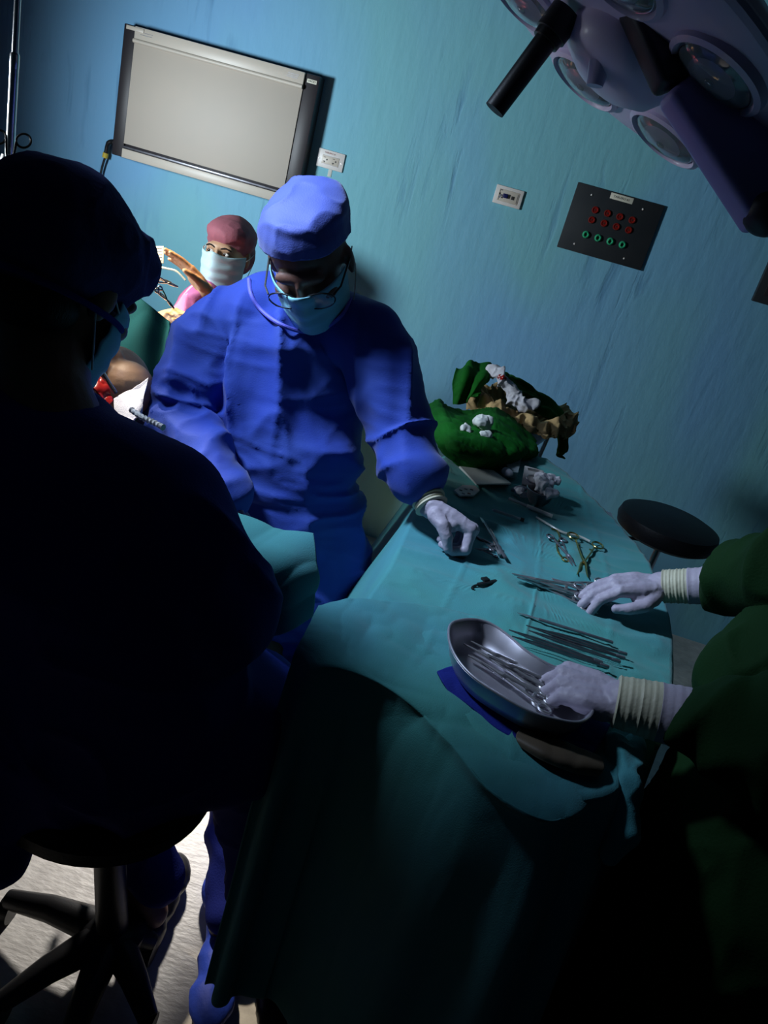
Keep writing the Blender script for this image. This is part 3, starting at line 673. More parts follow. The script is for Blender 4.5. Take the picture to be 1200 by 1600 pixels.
# tan cloth lining: one crumpled sheet from the basin's bottom over its rim
def lining():
    n, m_ = 260, 60; V = []
    prof = np.array([(.004, -.05), (.05, -.045), (.09, -.03), (.115, -.012), (.13, .006), (.146, .020), (.160, .022), (.174, .012), (.180, -.006), (.180, -.030)])
    for j in range(m_):
        r_, z_ = cr(prof, j/(m_-1)); t_ = j/(m_-1)
        for i in range(n):
            q = 2*PI*i/n
            rr = r_*(1+.05*math.sin(q*9+2*math.sin(q*2))*t_)+.008*t_*math.sin(q*23+1)
            V.append((bc.x+rr*math.cos(q), bc.y+rr*math.sin(q), zb+z_+.007*math.sin(q*14+3*math.sin(q*3))*t_-(.02*max(0, t_-.75)*4*max(0, math.sin(q*3+1)))))
    V = np.array(V); d = (fold(V, (14, 14, 22), .9, 4)-.35)*.030+(fold(V, (32, 32, 32), .6, 3)-.3)*.007
    V[:, 2] += d*.9; cc = V[:, :2]-np.array([bc.x, bc.y]); V[:, :2] += cc/np.linalg.norm(cc, axis=1, keepdims=True)*np.clip(d, 0, 1)[:, None]*.5
    fs = [(j*n+i, j*n+(i+1) % n, (j+1)*n+(i+1) % n, (j+1)*n+i) for j in range(m_-1) for i in range(n)]
    me = bpy.data.meshes.new('tan_cloth'); me.from_pydata([tuple(v) for v in V], [], fs); me.update(); smooth(me)
    o = link('tan_cloth', me, 'tan'); k = o.modifiers.new('t', 'SOLIDIFY'); k.thickness = .004; k.offset = 1
    tag(o, 'crumpled tan cloth lining and overhanging the basin', 'cloth')
lining()
# green cloth over the left edge and over the right edge
rows = [[W(712, 572, 2.60), W(745, 562, 2.62), W(772, 572, 2.66)], [W(705, 590, 2.52), W(740, 582, 2.52), W(768, 590, 2.56)], [W(706, 612, 2.48), W(735, 607, 2.48), W(752, 602, 2.50)], [W(707, 632, 2.47), W(726, 630, 2.47), W(742, 612, 2.47)]]
tag(sheet('green_cloth', 'green', rows, 50, 50, disp=lambda P, u, v: np.sin(u*13+2*v)*.010+fold(P, (14, 14, 14), .5)*.01, thick=.004), 'green cloth flap draped over the left rim of the basin', 'cloth')
rows = [[W(770, 575, 2.72), W(800, 582, 2.74), W(835, 600, 2.74), W(870, 625, 2.72), W(888, 648, 2.62), W(888, 700, 2.60)],
        [W(782, 585, 2.66), W(805, 598, 2.66), W(835, 618, 2.66), W(866, 642, 2.62), W(880, 660, 2.57), W(884, 717, 2.56)],
        [W(800, 605, 2.60), W(816, 618, 2.60), W(840, 642, 2.60), W(864, 655, 2.56), W(874, 668, 2.53), W(872, 706, 2.52)]]
tag(sheet('green_cloth', 'green', rows, 110, 50, disp=lambda P, u, v: np.sin(v*16+2*u)*.008+fold(P, (14, 14, 14), .6)*.014, thick=.004), 'green cloth falling over the right rim of the basin in a long tail', 'cloth')
b = B()
b.chain([W(770, 584, 2.58), W(780, 586, 2.56), W(792, 606, 2.54), W(804, 622, 2.52), W(818, 634, 2.50), W(832, 632, 2.50)], [.018, .020, .018, .018, .017, .012])
gz = b.blob('soiled_gauze', 'gauze', voxel=.003, it=4, disp=lambda P, N: (fold(P, (26, 26, 26), .8, 3)-.4)*.018)
tag(gz, 'long white gauze with a red stain lying on the tan cloth', 'gauze')
o = B().ell(W(784, 590, 2.535), (.016, .012, .013)).blob('blood_stain', 'blood', voxel=.002, it=1, disp=lambda P, N: (fold(P, (60, 60, 60))-.6)*.006); child(o, gz)

# ================================================================== BLACK STOOL behind the table
sc = ony(1044, 822, 2.45)
r = thing('round_stool', (sc.x, sc.y, 0), 'round black padded stool on a chrome column behind the table', 'stool')
B().lathe([(.0001, sc.z-.045), (.135, sc.z-.045), (.160, sc.z-.03), (.166, sc.z-.005), (.160, sc.z+.018), (.13, sc.z+.03), (.0001, sc.z+.032)], 56).build('seat', 'matte_black', r)
B().lathe([(.012, .30), (.0125, sc.z-.045)], 20).build('column', 'chrome', r)
B().lathe([(.024, .08), (.026, .42), (.012, .44)], 20).build('column_sleeve', 'black', r)
B().tube([(-.05, -.05, sc.z-.052), (-.16, -.08, sc.z-.056), (-.20, -.09, sc.z-.052)], [.006, .005, .007], 8).build('lever', 'black', r)
for k in range(5):
    q = k*2*PI/5+.2; B().tube([(.02*math.cos(q), .02*math.sin(q), .10), (.25*math.cos(q), .25*math.sin(q), .06)], [.02, .013], 8).build('leg', 'black', r)
    B().ell((.25*math.cos(q), .25*math.sin(q), .026), (.026, .018, .026)).build('caster', 'black', r)

# ================================================================== SURGICAL LAMP HEAD (upper right, off)
def lamp():
    hub = onZ(872, 38, 1.20); vc = (CP-hub).normalized()
    d0 = onZ(765, 182, 1.20)-hub; d0 = (d0-vc*d0.dot(vc)); L0 = d0.length; d0.normalize()
    n = (d0*math.cos(.30)+vc*math.sin(.30)).normalized(); tip = hub+n*(L0/math.cos(.30)*.96)
    longv = vc.cross(n).normalized()
    if longv.dot(CR) < 0: longv = -longv
    Rm = Matrix((longv, n.cross(longv), n)).transposed()
    c = hub + longv*.11 - n*.060
    MW = Matrix.Translation(c) @ Rm.to_4x4()
    r = bpy.data.objects.new('surgical_lamp', None); COL.objects.link(r); r.matrix_world = MW
    tag(r, 'unlit lilac surgical lamp head hanging into the upper right corner', 'surgical lamp')
    RA = .315
    B().lathe([(.0001, -.085), (.12, -.08), (.24, -.055), (RA-.02, -.02), (RA, .0), (RA-.004, .014), (RA-.02, .022), (RA-.06, .027), (.0001, .030)], 72).build('shell', 'lilac', r)
    B().lathe([(RA-.002, -.004), (RA+.004, .001), (RA+.003, .008), (RA-.004, .014)], 72).build('rim_seal', 'lilac', r)
    # lens pods round the hub
    for k in range(7):
        q = k*2*PI/7+.18; x, y = .215*math.cos(q), .215*math.sin(q)
        f = B().lathe([(.080, .020), (.078, .034), (.070, .038), (.066, .034), (.064, .022)], 40, Matrix.Translation((x, y, 0)), cap=False).build('lens_ring', 'lilac', r)
        B().lathe([(.0001, .024), (.03, .026), (.062, .034)], 32, Matrix.Translation((x, y, 0)), cap=False).build('reflector', 'reflector', f)
        B().lathe([(.0001, .048), (.03, .045), (.055, .038), (.066, .030)], 32, Matrix.Translation((x, y, 0)), cap=False).build('lens', 'lens', f)
        B().ell((x, y, .036), (.008, .008, .006)).build('bulb', 'chrome', f)
    B().lathe([(.100, .024), (.098, .040), (.085, .062), (.055, .078), (.03, .082), (.0001, .083)], 48).build('centre_dome', 'lilac', r)
    # handle, black, pointing out of the dome
    base = MW.inverted() @ hub; tp = MW.inverted() @ tip
    d = (tp-base).normalized()
    B().tube([base-d*.02, base+d*.018, base+d*.019, base+d*.030, base+d*.031, tp], [.027, .027, .024, .023, .0185, .0175], 28).build('handle', 'black', r)
    e = MW.inverted() @ onZ(932, 122, 1.19)
    B().tube([(e.x-.01, e.y, e.z-.02), (e.x+.005, e.y, e.z+.01)], [.018, .013], 14).build('latch_knob', 'lilac', r)
    # yoke arm in front of the head
    a0 = onZ(1000, -60, 1.10); a1 = onZ(1080, 120, 1.10); a2 = onZ(1150, 235, 1.12); a3 = onZ(1215, 330, 1.13)
    inv = MW.inverted()
    for nm, mm, p, q in (('yoke', 'lamp_black', a0, a1), ('yoke_cover', 'lilac_dark', a1, a3)):
        p, q = inv @ p, inv @ q; dd = (q-p); Lg = dd.length; fr = basis(dd, inv.to_3x3() @ (-CF))
        mx = Matrix.Translation((p+q)/2) @ fr.to_4x4()
        B().box((0, 0, 0), (Lg+.004, .105, .05), .012, mx, 3).build(nm, mm, r)
    p = inv @ onZ(1195, 335, 1.12)
    B().ell(p, (.035, .035, .03)).build('yoke_joint', 'lamp_black', r)
lamp()

# ================================================================== PEOPLE
def hand_prims(b, wrist, xdir, dorsal, side=1, curls=None, thumb=None, s=1.0, fat=1.0, splay=None):
    """five separate fingers and palm; side=+1 right hand (thumb towards +y of frame), -1 left"""
    R_ = basis(xdir, dorsal); wrist = Vector(wrist)
    def Wp(p): return wrist + R_ @ (Vector((p[0], p[1]*side, p[2]))*s)
    base = [(.090, .030, 0), (.095, .010, .002), (.090, -.012, 0), (.081, -.031, -.003)]
    lens = [(.042, .025, .021), (.046, .029, .022), (.042, .027, .021), (.033, .020, .019)]
    rad = [(.0108, .0096, .0086, .0074), (.0110, .0098, .0088, .0075), (.0104, .0092, .0082, .0072), (.0092, .0082, .0073, .0064)]
    curls = curls or [(.4, .5, .3)]*4; splay = splay or (.10, .02, -.05, -.14)
    # palm
    for k, (p, r_) in enumerate(zip(base, (.0135, .014, .0135, .012))):
        b.chain([Wp((.0, p[1]*.55, 0)), Wp((.045, p[1]*.85, .001)), Wp(p)], [.016*s*fat, .0155*s*fat, r_*s*fat*.95], 12)
    b.chain([Wp((.02, .018, -.010)), Wp((.055, .030, -.010))], [.018*s*fat, .014*s*fat], 12)
    b.chain([Wp((.02, -.020, -.010)), Wp((.055, -.026, -.008))], [.015*s*fat, .013*s*fat], 12)
    for k in range(4):
        p = Vector(base[k]); pts = [p]; a = 0
        for j in range(3):
            a += curls[k][j]; sp = splay[k]
            d = Vector((math.cos(a)*math.cos(sp), math.sin(sp)*math.cos(a), -math.sin(a))); p = p + d*lens[k][j]; pts.append(p)
        b.chain([Wp(q) for q in pts], [r_*s*fat for r_ in rad[k]], 12)
    th = thumb or [(.025, .028, -.008), (.058, .052, -.018), (.085, .062, -.026), (.108, .064, -.034)]
    b.chain([Wp(q) for q in th], [.0165*s*fat, .0125*s*fat, .0110*s*fat, .0085*s*fat], 12)
    return Wp
def cuff_mesh(name, p0, p1, r0, r1, m, parent, ell=1.0, nrm=(0, 0, 1), wr=.0015):
    p0, p1 = Vector(p0), Vector(p1); b = B(); n = 26
    pts = [p0.lerp(p1, i/(n-1)) for i in range(n)]
    rr = [r0+(r1-r0)*i/(n-1)+wr*math.sin(i*1.9)+wr*.7*math.sin(i*.9+1) for i in range(n)]
    rr[0] -= .002; rr[-1] += .001
    b.tube(pts, rr, 28, flat=ell, nrm=nrm)
    return child(b.build(name, m), parent)

def head_prims(b, MX, s=1.0, nose=True, ears=True):
    """head in its own frame: face looks along -y, z up, origin at the middle of the head"""
    def E(c, r, rot=None):
        rt = MX.to_3x3() @ (rot if rot is not None else Matrix.Identity(3))
        b.ell(MX @ (Vector(c)*s), tuple(v*s for v in r), rot=rt)
    E((0, .012, .030), (.076, .094, .090)); E((0, -.022, -.030), (.062, .068, .085)); E((0, -.045, -.085), (.040, .036, .030))
    E((0, -.078, .022), (.052, .018, .018)); E((0, -.066, -.055), (.040, .030, .030))
    for q in (-1, 1):
        E((q*.040, -.060, -.022), (.026, .026, .020))
        if ears: E((q*.079, .012, -.012), (.010, .020, .033), Matrix.Rotation(q*.35, 3, 'Z')); 
    if nose:
        E((0, -.098, -.022), (.013, .020, .022)); E((0, -.092, .002), (.009, .014, .024)); E((0, -.100, -.032), (.018, .013, .010))
    E((0, -.090, -.066), (.026, .010, .008)); E((0, -.088, -.076), (.022, .010, .007))

def mask_mesh(MX, parent, m, s=1.0, nm='face_mask', straps=True):
    """pleated mask wrapped round nose, mouth and chin"""
    nu, nv = 40, 26; vs = []
    for j in range(nv):
        v = j/(nv-1); z = -.004-.108*v
        for i in range(nu):
            u = -1+2*i/(nu-1); a = u*1.32
            rx = .081-.012*v**2; ry = .108-.010*abs(v-.45)-.022*max(0, v-.80)
            bulge = .020*math.exp(-(u/.28)**2)*(1-.65*v)
            x = math.sin(a)*rx; y = -math.cos(a)*ry*(1)-bulge + .004
            zz = z + (.012*math.exp(-(u/.22)**2) if v < .3 else 0)*(1-v/.3 if v < .3 else 0) + .022*(u*u)*(v-.45)*-.8
            pl = .0022*math.sin(v*PI*7)
            vs.append(tuple(MX @ (Vector((x, y-pl, zz))*s)))
    fs = [(j*nu+i, j*nu+i+1, (j+1)*nu+i+1, (j+1)*nu+i) for j in range(nv-1) for i in range(nu-1)]
    me = bpy.data.meshes.new(nm); me.from_pydata(vs, [], fs); me.update(); smooth(me)
    o = link(nm, me, m); k = o.modifiers.new('t', 'SOLIDIFY'); k.thickness = .0018; k.offset = 0; child(o, parent)
    if straps:
        for q in (-1, 1):
            for (z0, z1) in ((-.012, .012), (-.098, -.030)):
                pts = path([(q*.078, -.026, z0), (q*.084, .0, (z0+z1)/2), (q*.086, .022, z1)], 8)
                child(B().tube([MX @ (p*s) for p in pts], .0014, 6).build('ear_loop', 'white_plastic'), o)
    return o
def eyes(MX, parent, s=1.0):
    for q in (-1, 1):
        e = child(B().ell(MX @ (Vector((q*.031, -.084, .002))*s), (.0125*s, .0075*s, .0065*s), rot=MX.to_3x3()).build('eye', 'eye_white'), parent)
        ii = B().ell(MX @ (Vector((q*.031-.004, -.0905, .003))*s), (.0055*s, .0026*s, .0055*s), rot=MX.to_3x3()).build('iris', 'iris'); child(ii, e)
        pts = path([(q*.012, -.094, .019), (q*.031, -.096, .026), (q*.050, -.084, .018)], 8)
        child(B().tube([MX @ (p*s) for p in pts], .0028*s, 6).build('eyebrow', 'hair'), parent)
def legs_shoes(b, hips, knees, feet, r=(.085, .06, .045)):
    for h, k, f in zip(hips, knees, feet): b.chain([h, k, f], r, 16)
def shoe(name, p, d, m, parent, L=.27):
    R_ = basis(d, (0, 0, 1)); MX = Matrix.Translation(Vector(p)) @ R_.to_4x4(); b = B()
    for (x, z, rx, ry, rz) in ((-.01, .045, .055, .038, .045), (.06, .04, .07, .042, .038), (.14, .035, .065, .046, .032)):
        b.ell(MX @ Vector((x, 0, z)), (rx, ry, rz), rot=R_)
    return b.blob(name, m, parent, voxel=.006, it=4, world=True, disp=lambda P, N: np.where(P[:, 2] < .012, 0, 1)*(fold(P, (18, 18, 18))-.5)*.004)

# ---------------- surgeon in the middle
def surgeon():
    Y = 1.60
    root = thing('person', (-.30, 1.62, 0), 'person in royal blue gown and cap, masked, glasses, head bowed, gloved hand over the table', 'person')
    hc = ony(484, 404, 1.57)
    view = (CP-hc).normalized()
    face = (view + Vector((0, 0, -.85)) + CR*(-.06)).normalized()
    up = (CU*.99 + CR*.06); up = (up-face*up.dot(face)).normalized()
    yy = -face; xx = yy.cross(up)
    MX = Matrix((xx, yy, up)).transposed().to_4x4(); MX.translation = hc
    nk = ony(468, 452, 1.68)
    ch = ony(452, 575, 1.66); wa = ony(455, 745, 1.62); hp = ony(475, 900, 1.60)
    R_ = Matrix.Rotation(.22, 3, 'Z'); ax = R_ @ Vector((1, 0, 0)); ay = R_ @ Vector((0, 1, 0))
    up_ = Vector((0, 0, 1))
    # body (one continuous skin surface)
    b = B(); head_prims(b, MX, 1.0)
    b.chain([hc+Vector((0, .03, -.05)), nk+Vector((0, .02, -.02)), ch], [.055, .058, .10])
    b.rings([(ch+up_*.06, ax*.12, ay*.07), (ch, ax*.15, ay*.09), (wa, ax*.12, ay*.09), (hp, ax*.13, ay*.09), (hp-up_*.08, ax*.10, ay*.08)])
    shL, elL, wrL = ony(348, 515, 1.62), ony(280, 655, 1.54), ony(338, 772, 1.36)
    shR, elR, wrR = ony(578, 525, 1.62), ony(622, 680, 1.58), ony(674, 790, 1.462)
    b.chain([ch+up_*.05, shL, elL, wrL], [.06, .045, .036, .026]); b.chain([ch+up_*.05, shR, elR, wrR], [.06, .045, .036, .026])
    fL, fR = Vector((-.40, 1.45, .09)), Vector((-.20, 1.42, .09))
    fL, fR = onz(352, 1440, .08), Vector((-.26, 1.38, .08))
    b.chain([hp+ax*-.07, (hp+ax*-.07)*.5+fL*.5+Vector((0, .0, 0)), fL], [.08, .055, .038]); b.chain([hp+ax*.07, (hp+ax*.07)*.5+fR*.5, fR], [.08, .055, .038])
    b.blob('body', 'skin_dark', root, voxel=.0045, it=3, world=True)
    # gown
    g = B()
    g.rings([(nk+up_*.01+ay*.0, ax*.080, ay*.080), (nk-up_*.035, ax*.12, ay*.10), (nk.lerp(ch,.55), ax*.165, ay*.12), (ch-up_*.05, ax*.175, ay*.135), (ch.lerp(wa, .55), ax*.165, ay*.145), (wa, ax*.155, ay*.14), (hp, ax*.150, ay*.15), (hp-up_*.3, ax*.17, ay*.15)])
    g.chain([nk.lerp(ch,.35)+ax*-.06, shL, shL.lerp(elL, .5), elL, elL.lerp(wrL, .5), wrL], [.085, .074, .078, .074, .066, .052], 24)
    g.chain([nk.lerp(ch,.35)+ax*.06, shR, shR.lerp(elR, .5), elR, elR.lerp(wrR, .3), elR.lerp(wrR, .54)], [.090, .074, .070, .064, .058, .052], 24)
    axL = (elL-shL).normalized(); axR = (wrR-elR).normalized()
    def dsp(P, N):
        z = P[:, 2]; w0 = np.clip((ch.z-.08-z)/.12, 0, 1)            # waist zone
        d = w0*((fold(P, (2.6, 2.6, 13), .7, 3, 2)-.35)*.028+(fold(P, (7, 7, 24), .7, 3, 12)-.3)*.006)
        d += (1-w0)*((fold(P+np.c_[P[:, 2]*.25, P[:, 2]*0, P[:, 0]*.5], (9, 4, 2.4), .55, 3.2, 8)-.3)*.024+(fold(P, (5, 4, 12), .6, 3, 31)-.3)*.007)
        # diagonal drag folds on the sleeves
        dr = (P-np.array(elR)); sx = dr@np.array(axR)
        wr = np.exp(-(np.linalg.norm(dr-np.outer(np.clip(sx, -.2, .3), np.array(axR)), axis=1)/.10)**4)
        q = np.c_[sx*13, P[:, 0]*5, P[:, 1]*5]
        d += wr*(ridge(q+vn(P*6)[:, None]*1.5, 3)-.3)*.016
        dl = P-np.array(elL); wl = np.exp(-(np.linalg.norm(dl, axis=1)/.16)**4)
        d += wl*(fold(P, (10, 6, 14), .6, 3, 5)-.4)*.020
        # keep the neckline clean
        d *= np.clip((nk.z+.0-z)/.05, 0, 1)
        return d
    gw = g.blob('gown', 'gown', root, voxel=.0065, it=7, world=True, disp=dsp)
    # neck opening trim
    ring = []
    pts2 = [(390, 438), (393, 462), (409, 486), (438, 508), (475, 519), (512, 511), (537, 492), (548, 468)]
    for (px, py) in pts2: 
        hit, loc, no_, _ = gw.ray_cast(CP, ray(px, py).normalized())
        if hit: ring.append(loc+no_*.0035)
    child(B().tube(path([tuple(v) for v in ring], 40), .0042, 8).build('neck_trim', 'gown_trim'), gw)
    # cap
    c = B()
    def E(cc, rr): c.ell(MX @ Vector(cc), rr, rot=MX.to_3x3())
    E((0, .022, .050), (.091, .109, .068)); E((0, .022, .070), (.089, .104, .058)); E((.004, .026, .095), (.082, .092, .036))
    def capd(P, N):
        q = (np.array(MX.inverted())[:3, :3]@P.T).T + np.array(MX.inverted())[:3, 3]
        lip = np.where(q[:, 2] < .035, 0, 1)
        return lip*(fold(P, (11, 11, 9), .5, 3, 4)-.5)*.009
    cp = c.blob('surgical_cap', 'cap_blue', root, voxel=.0045, it=4, world=True, disp=capd)
    # trim the cap's lower part to a clean hem
    bm = bmesh.new(); bm.from_mesh(cp.data); Mi = cp.matrix_world
    pl = MX @ Vector((0, -.06, .062)); no = (MX.to_3x3() @ Vector((0, -.18, -1))).normalized()
    bmesh.ops.bisect_plane(bm, geom=list(bm.verts)+list(bm.edges)+list(bm.faces), plane_co=pl, plane_no=no, clear_outer=True); bm.to_mesh(cp.data); bm.free()
    k = cp.modifiers.new('t', 'SOLIDIFY'); k.thickness = .003
    mask_mesh(MX, root, 'mask')
    # glasses, slid down the nose
    gl = None
    fr = B()
    for q in (-1, 1):
        rim = [MX @ Vector((q*.037+.031*math.cos(t_), -.110+.012*abs(q*.037+.031*math.cos(t_))/.06, -.014+.021*math.sin(t_)*(1 if math.sin(t_) < 0 else .85))) for t_ in np.linspace(0, 2*PI, 28, endpoint=False)]
        fr.tube(rim, .0016, 8, closed=True)
        fr.tube([MX @ Vector((q*.067, -.096, -.004)), MX @ Vector((q*.078, -.075, -.002)), MX @ Vector((q*.085, .0, .004))], .002, 8)
    fr.tube([MX @ Vector((-.008, -.112, -.006)), MX @ Vector((0, -.114, -.003)), MX @ Vector((.008, -.112, -.006))], .0018, 8)
    gl = child(fr.build('glasses', 'black'), root)
    for q in (-1, 1):
        l = B().ell(MX @ Vector((q*.037, -.1035, -.014)), (.030, .0012, .020), rot=MX.to_3x3()).build('lens', 'glass'); child(l, gl)
    # glove (the hand over the table), palm side turned to the camera, fingers curled to the thumb
    gb = B()
    xd = CR*.85-CU*.53; dors = CR*.5+CU*.85
    hand_prims(gb, wrR, xd, dors, -1, curls=[(1.25, 1.2, .7), (1.35, 1.25, .7), (1.4, 1.3, .7), (1.4, 1.3, .7)], s=1.02, fat=1.1,
               thumb=[(.016, .028, -.012), (.036, .044, -.022), (.056, .046, -.038), (.070, .040, -.056)])
    gb.chain([wrR, wrR+(elR-wrR)*.10], [.028, .029])
    gv = gb.blob('glove', 'glove', root, voxel=.0024, it=2, world=True, disp=lambda P, N: (fold(P, (50, 50, 50), .5, 3)-.5)*.0012)
    dd = (elR-wrR).normalized()
    co = cuff_mesh('glove_cuff', wrR-dd*.004, wrR+dd*.06, .033, .038, 'cuff', root); 
    gb = B(); hand_prims(gb, wrL, (wrL-elL), (0, 0, 1), 1, s=.9); gb.blob('glove', 'glove', root, voxel=.003, it=2, world=True)
    # trousers, shoe covers
    tb = B()
    for s_, f in ((-.075, fL), (.075, fR)):
        h = hp+ax*s_-up_*.1; tb.chain([h, h.lerp(f, .5), f+up_*.05], [.10, .07, .055], 18)
    tb.blob('trousers', 'navy', root, voxel=.010, it=3, world=True, disp=lambda P, N: (fold(P, (8, 8, 5), .5, 3)-.4)*.015)
    sh = shoe('shoe_cover', (fL.x, fL.y, 0), (.25, -1, 0), 'shoe_blue', root); shoe('shoe_cover', (fR.x, fR.y, 0), (.2, -1, 0), 'shoe_blue', root)
surgeon()

# ---------------- seated person in the foreground, seen from behind
def front_person():
    root = thing('person', (-.45, .90, 0), 'person in dark navy gown and cap seated with back to the camera, lower left', 'person')
    hc = onZ(106, 446, 1.05)
    look = Vector((.28, .80, -.55)).normalized()
    up = Vector((-.02, .35, 1)); up = (up-look*up.dot(look)).normalized(); yy = -look
    yy = -look; xx = yy.cross(up)
    MX = Matrix((xx, yy, up)).transposed().to_4x4(); MX.translation = hc
    nk = onZ(72, 610, 1.02)
    sh_c = onZ(95, 745, 1.04); mid = onZ(160, 880, 1.06); low = onZ(185, 1010, 1.10); hip = onZ(185, 1095, 1.16)
    ax = Vector((.97, -.22, 0)); ay = Vector((.22, .97, 0)); u_ = Vector((0, 0, 1))
    b = B(); head_prims(b, MX, 1.0)
    b.chain([hc+Vector((-.02, -.02, -.06)), nk, sh_c], [.06, .058, .09])
    b.rings([(sh_c, ax*.12, ay*.07), (mid, ax*.13, ay*.09), (low, ax*.12, ay*.09), (hip, ax*.13, ay*.10)])
    shR, elR, wrR = onZ(235, 800, 1.02), onZ(340, 965, 1.02), onZ(235, 850, 1.35)
    shL = onZ(-60, 700, 1.0); elL = onZ(-150, 900, 1.02); wrL = onZ(-20, 880, 1.35)
    b.chain([sh_c, shR, elR, wrR], [.06, .045, .036, .026]); b.chain([sh_c, shL, elL, wrL], [.06, .045, .036, .026])
    kn, ft = onZ(395, 1120, 1.28), onz(425, 1520, .07); knL, ftL = onZ(110, 1150, 1.5), onz(236, 1425, .09)
    b.chain([hip, kn, ft], [.085, .055, .038]); b.chain([hip, knL, ftL], [.085, .055, .036])
    hand_prims(b, wrR, wrR-elR, (0, 0, 1), 1); hand_prims(b, wrL, wrL-elL, (0, 0, 1), -1)
    b.blob('body', 'skin_brown', root, voxel=.005, it=3, world=True)
    g = B()
    g.rings([(nk-u_*.005, ax*.075, ay*.075), (nk.lerp(sh_c, .5), ax*.14, ay*.10), (sh_c-u_*.02, ax*.20, ay*.13), (mid, ax*.215, ay*.15), (low, ax*.20, ay*.155), (hip, ax*.20, ay*.16), (hip-u_*.05, ax*.185, ay*.15)])
    g.chain([sh_c, shR, shR.lerp(elR, .5), elR, wrR], [.11, .095, .090, .082, .055], 22); g.chain([sh_c, shL, elL, wrL], [.11, .09, .08, .055], 22)
    g.chain([hip, onZ(0, 1190, 1.13), onZ(-25, 1315, 1.12)], [.15, .12, .06], 20)
    # gown skirt over the right knee down towards the foot
    g.chain([hip+ax*.05, kn+Vector((0, 0, -.02)), kn.lerp(ft, .35)], [.15, .115, .08], 20)
    g.blob('gown', 'navy', root, voxel=.008, it=8, world=True, disp=lambda P, N: (fold(P, (5, 5, 5), .6, 3)-.4)*.022*np.clip((nk.z-P[:, 2])/.06, 0, 1))
    t_ = B(); t_.chain([hip, knL, ftL+u_*.10], [.12, .09, .055]); t_.chain([kn, kn.lerp(ft, .5), ft+u_*.06], [.09, .075, .06])
    t_.blob('trousers', 'navy', root, voxel=.009, it=4, world=True, disp=lambda P, N: (fold(P, (7, 7, 7), .6, 3)-.4)*.012)
    shoe('shoe', (ft.x, ft.y, 0), (.4, -.6, 0), 'black', root); shoe('shoe', (ftL.x, ftL.y, 0), (-.1, 1, 0), 'black', root)
    c = B()
    def E(cc, rr): c.ell(MX @ Vector(cc), rr, rot=MX.to_3x3())
    E((0, .026, .045), (.104, .112, .080)); E((0, .045, .060), (.102, .104, .078)); E((-.01, .070, .015), (.092, .080, .065)); E((0, -.01, .070), (.092, .098, .055))
    cp = c.blob('bouffant_cap', 'cap_navy', root, voxel=.005, it=5, world=True, disp=lambda P, N: (fold(P, (14, 14, 14), .5, 2.5)-.5)*.007)
    band = [MX @ Vector((.092*math.cos(t_), .020+.108*math.sin(t_), -.032-.012*math.sin(t_))) for t_ in np.linspace(0, 2*PI, 40, endpoint=False)]
    child(B().tube(band, .0045, 8, closed=True).build('elastic_band', 'navy'), cp)
    hb = B(); hb.ell(MX @ Vector((0, .045, -.045)), (.072, .055, .045), rot=MX.to_3x3()); hb.blob('hair', 'hair', root, voxel=.005, it=3, world=True)
    mask_mesh(MX, root, 'mask')
    # glimpses of collar ties
    return hip
hipF = front_person()

# stool under the seated person
fc = onz(168, 1505, 0)
r = thing('operating_stool', (fc.x, fc.y, 0), 'black stool with star base under the seated person, lower left', 'stool')
hz = hipF.z-.115
B().lathe([(.0001, hz-.06), (.15, hz-.06), (.17, hz-.04), (.172, hz-.015), (.16, hz), (.0001, hz+.003)], 48, Matrix.Translation((hipF.x-fc.x, hipF.y-fc.y, 0))).build('seat', 'matte_black', r)
B().tube([(0, 0, .10), (hipF.x-fc.x, hipF.y-fc.y, hz-.05)], [.032, .025], 18).build('column', 'black', r)
B().lathe([(.0001, .06), (.06, .06), (.065, .11), (.04, .13), (.0001, .13)], 28).build('hub', 'black', r)
for (px, py) in ((14, 1404), (236, 1470), (232, 1590), (0, 1566), (100, 1650)):
    e = onz(px, py, .06)-fc; e.z = .055
    l = B().tube([(e.x*.12, e.y*.12, .095), (e.x*.6, e.y*.6, .085), (e.x, e.y, .058)], [.036, .027, .020], 12).build('leg', 'black', r)
    B().tube([(e.x-.012, e.y, .030), (e.x+.012, e.y, .030)], .030, 20).build('caster', 'black', l)
ra = path([onz(160, 1300, .12)-fc, onz(178, 1350, .22)-fc, onz(184, 1390, .20)-fc, onz(178, 1425, .10)-fc], 14)
B().tube(ra, .008, 10).build('foot_lever', 'black', r)

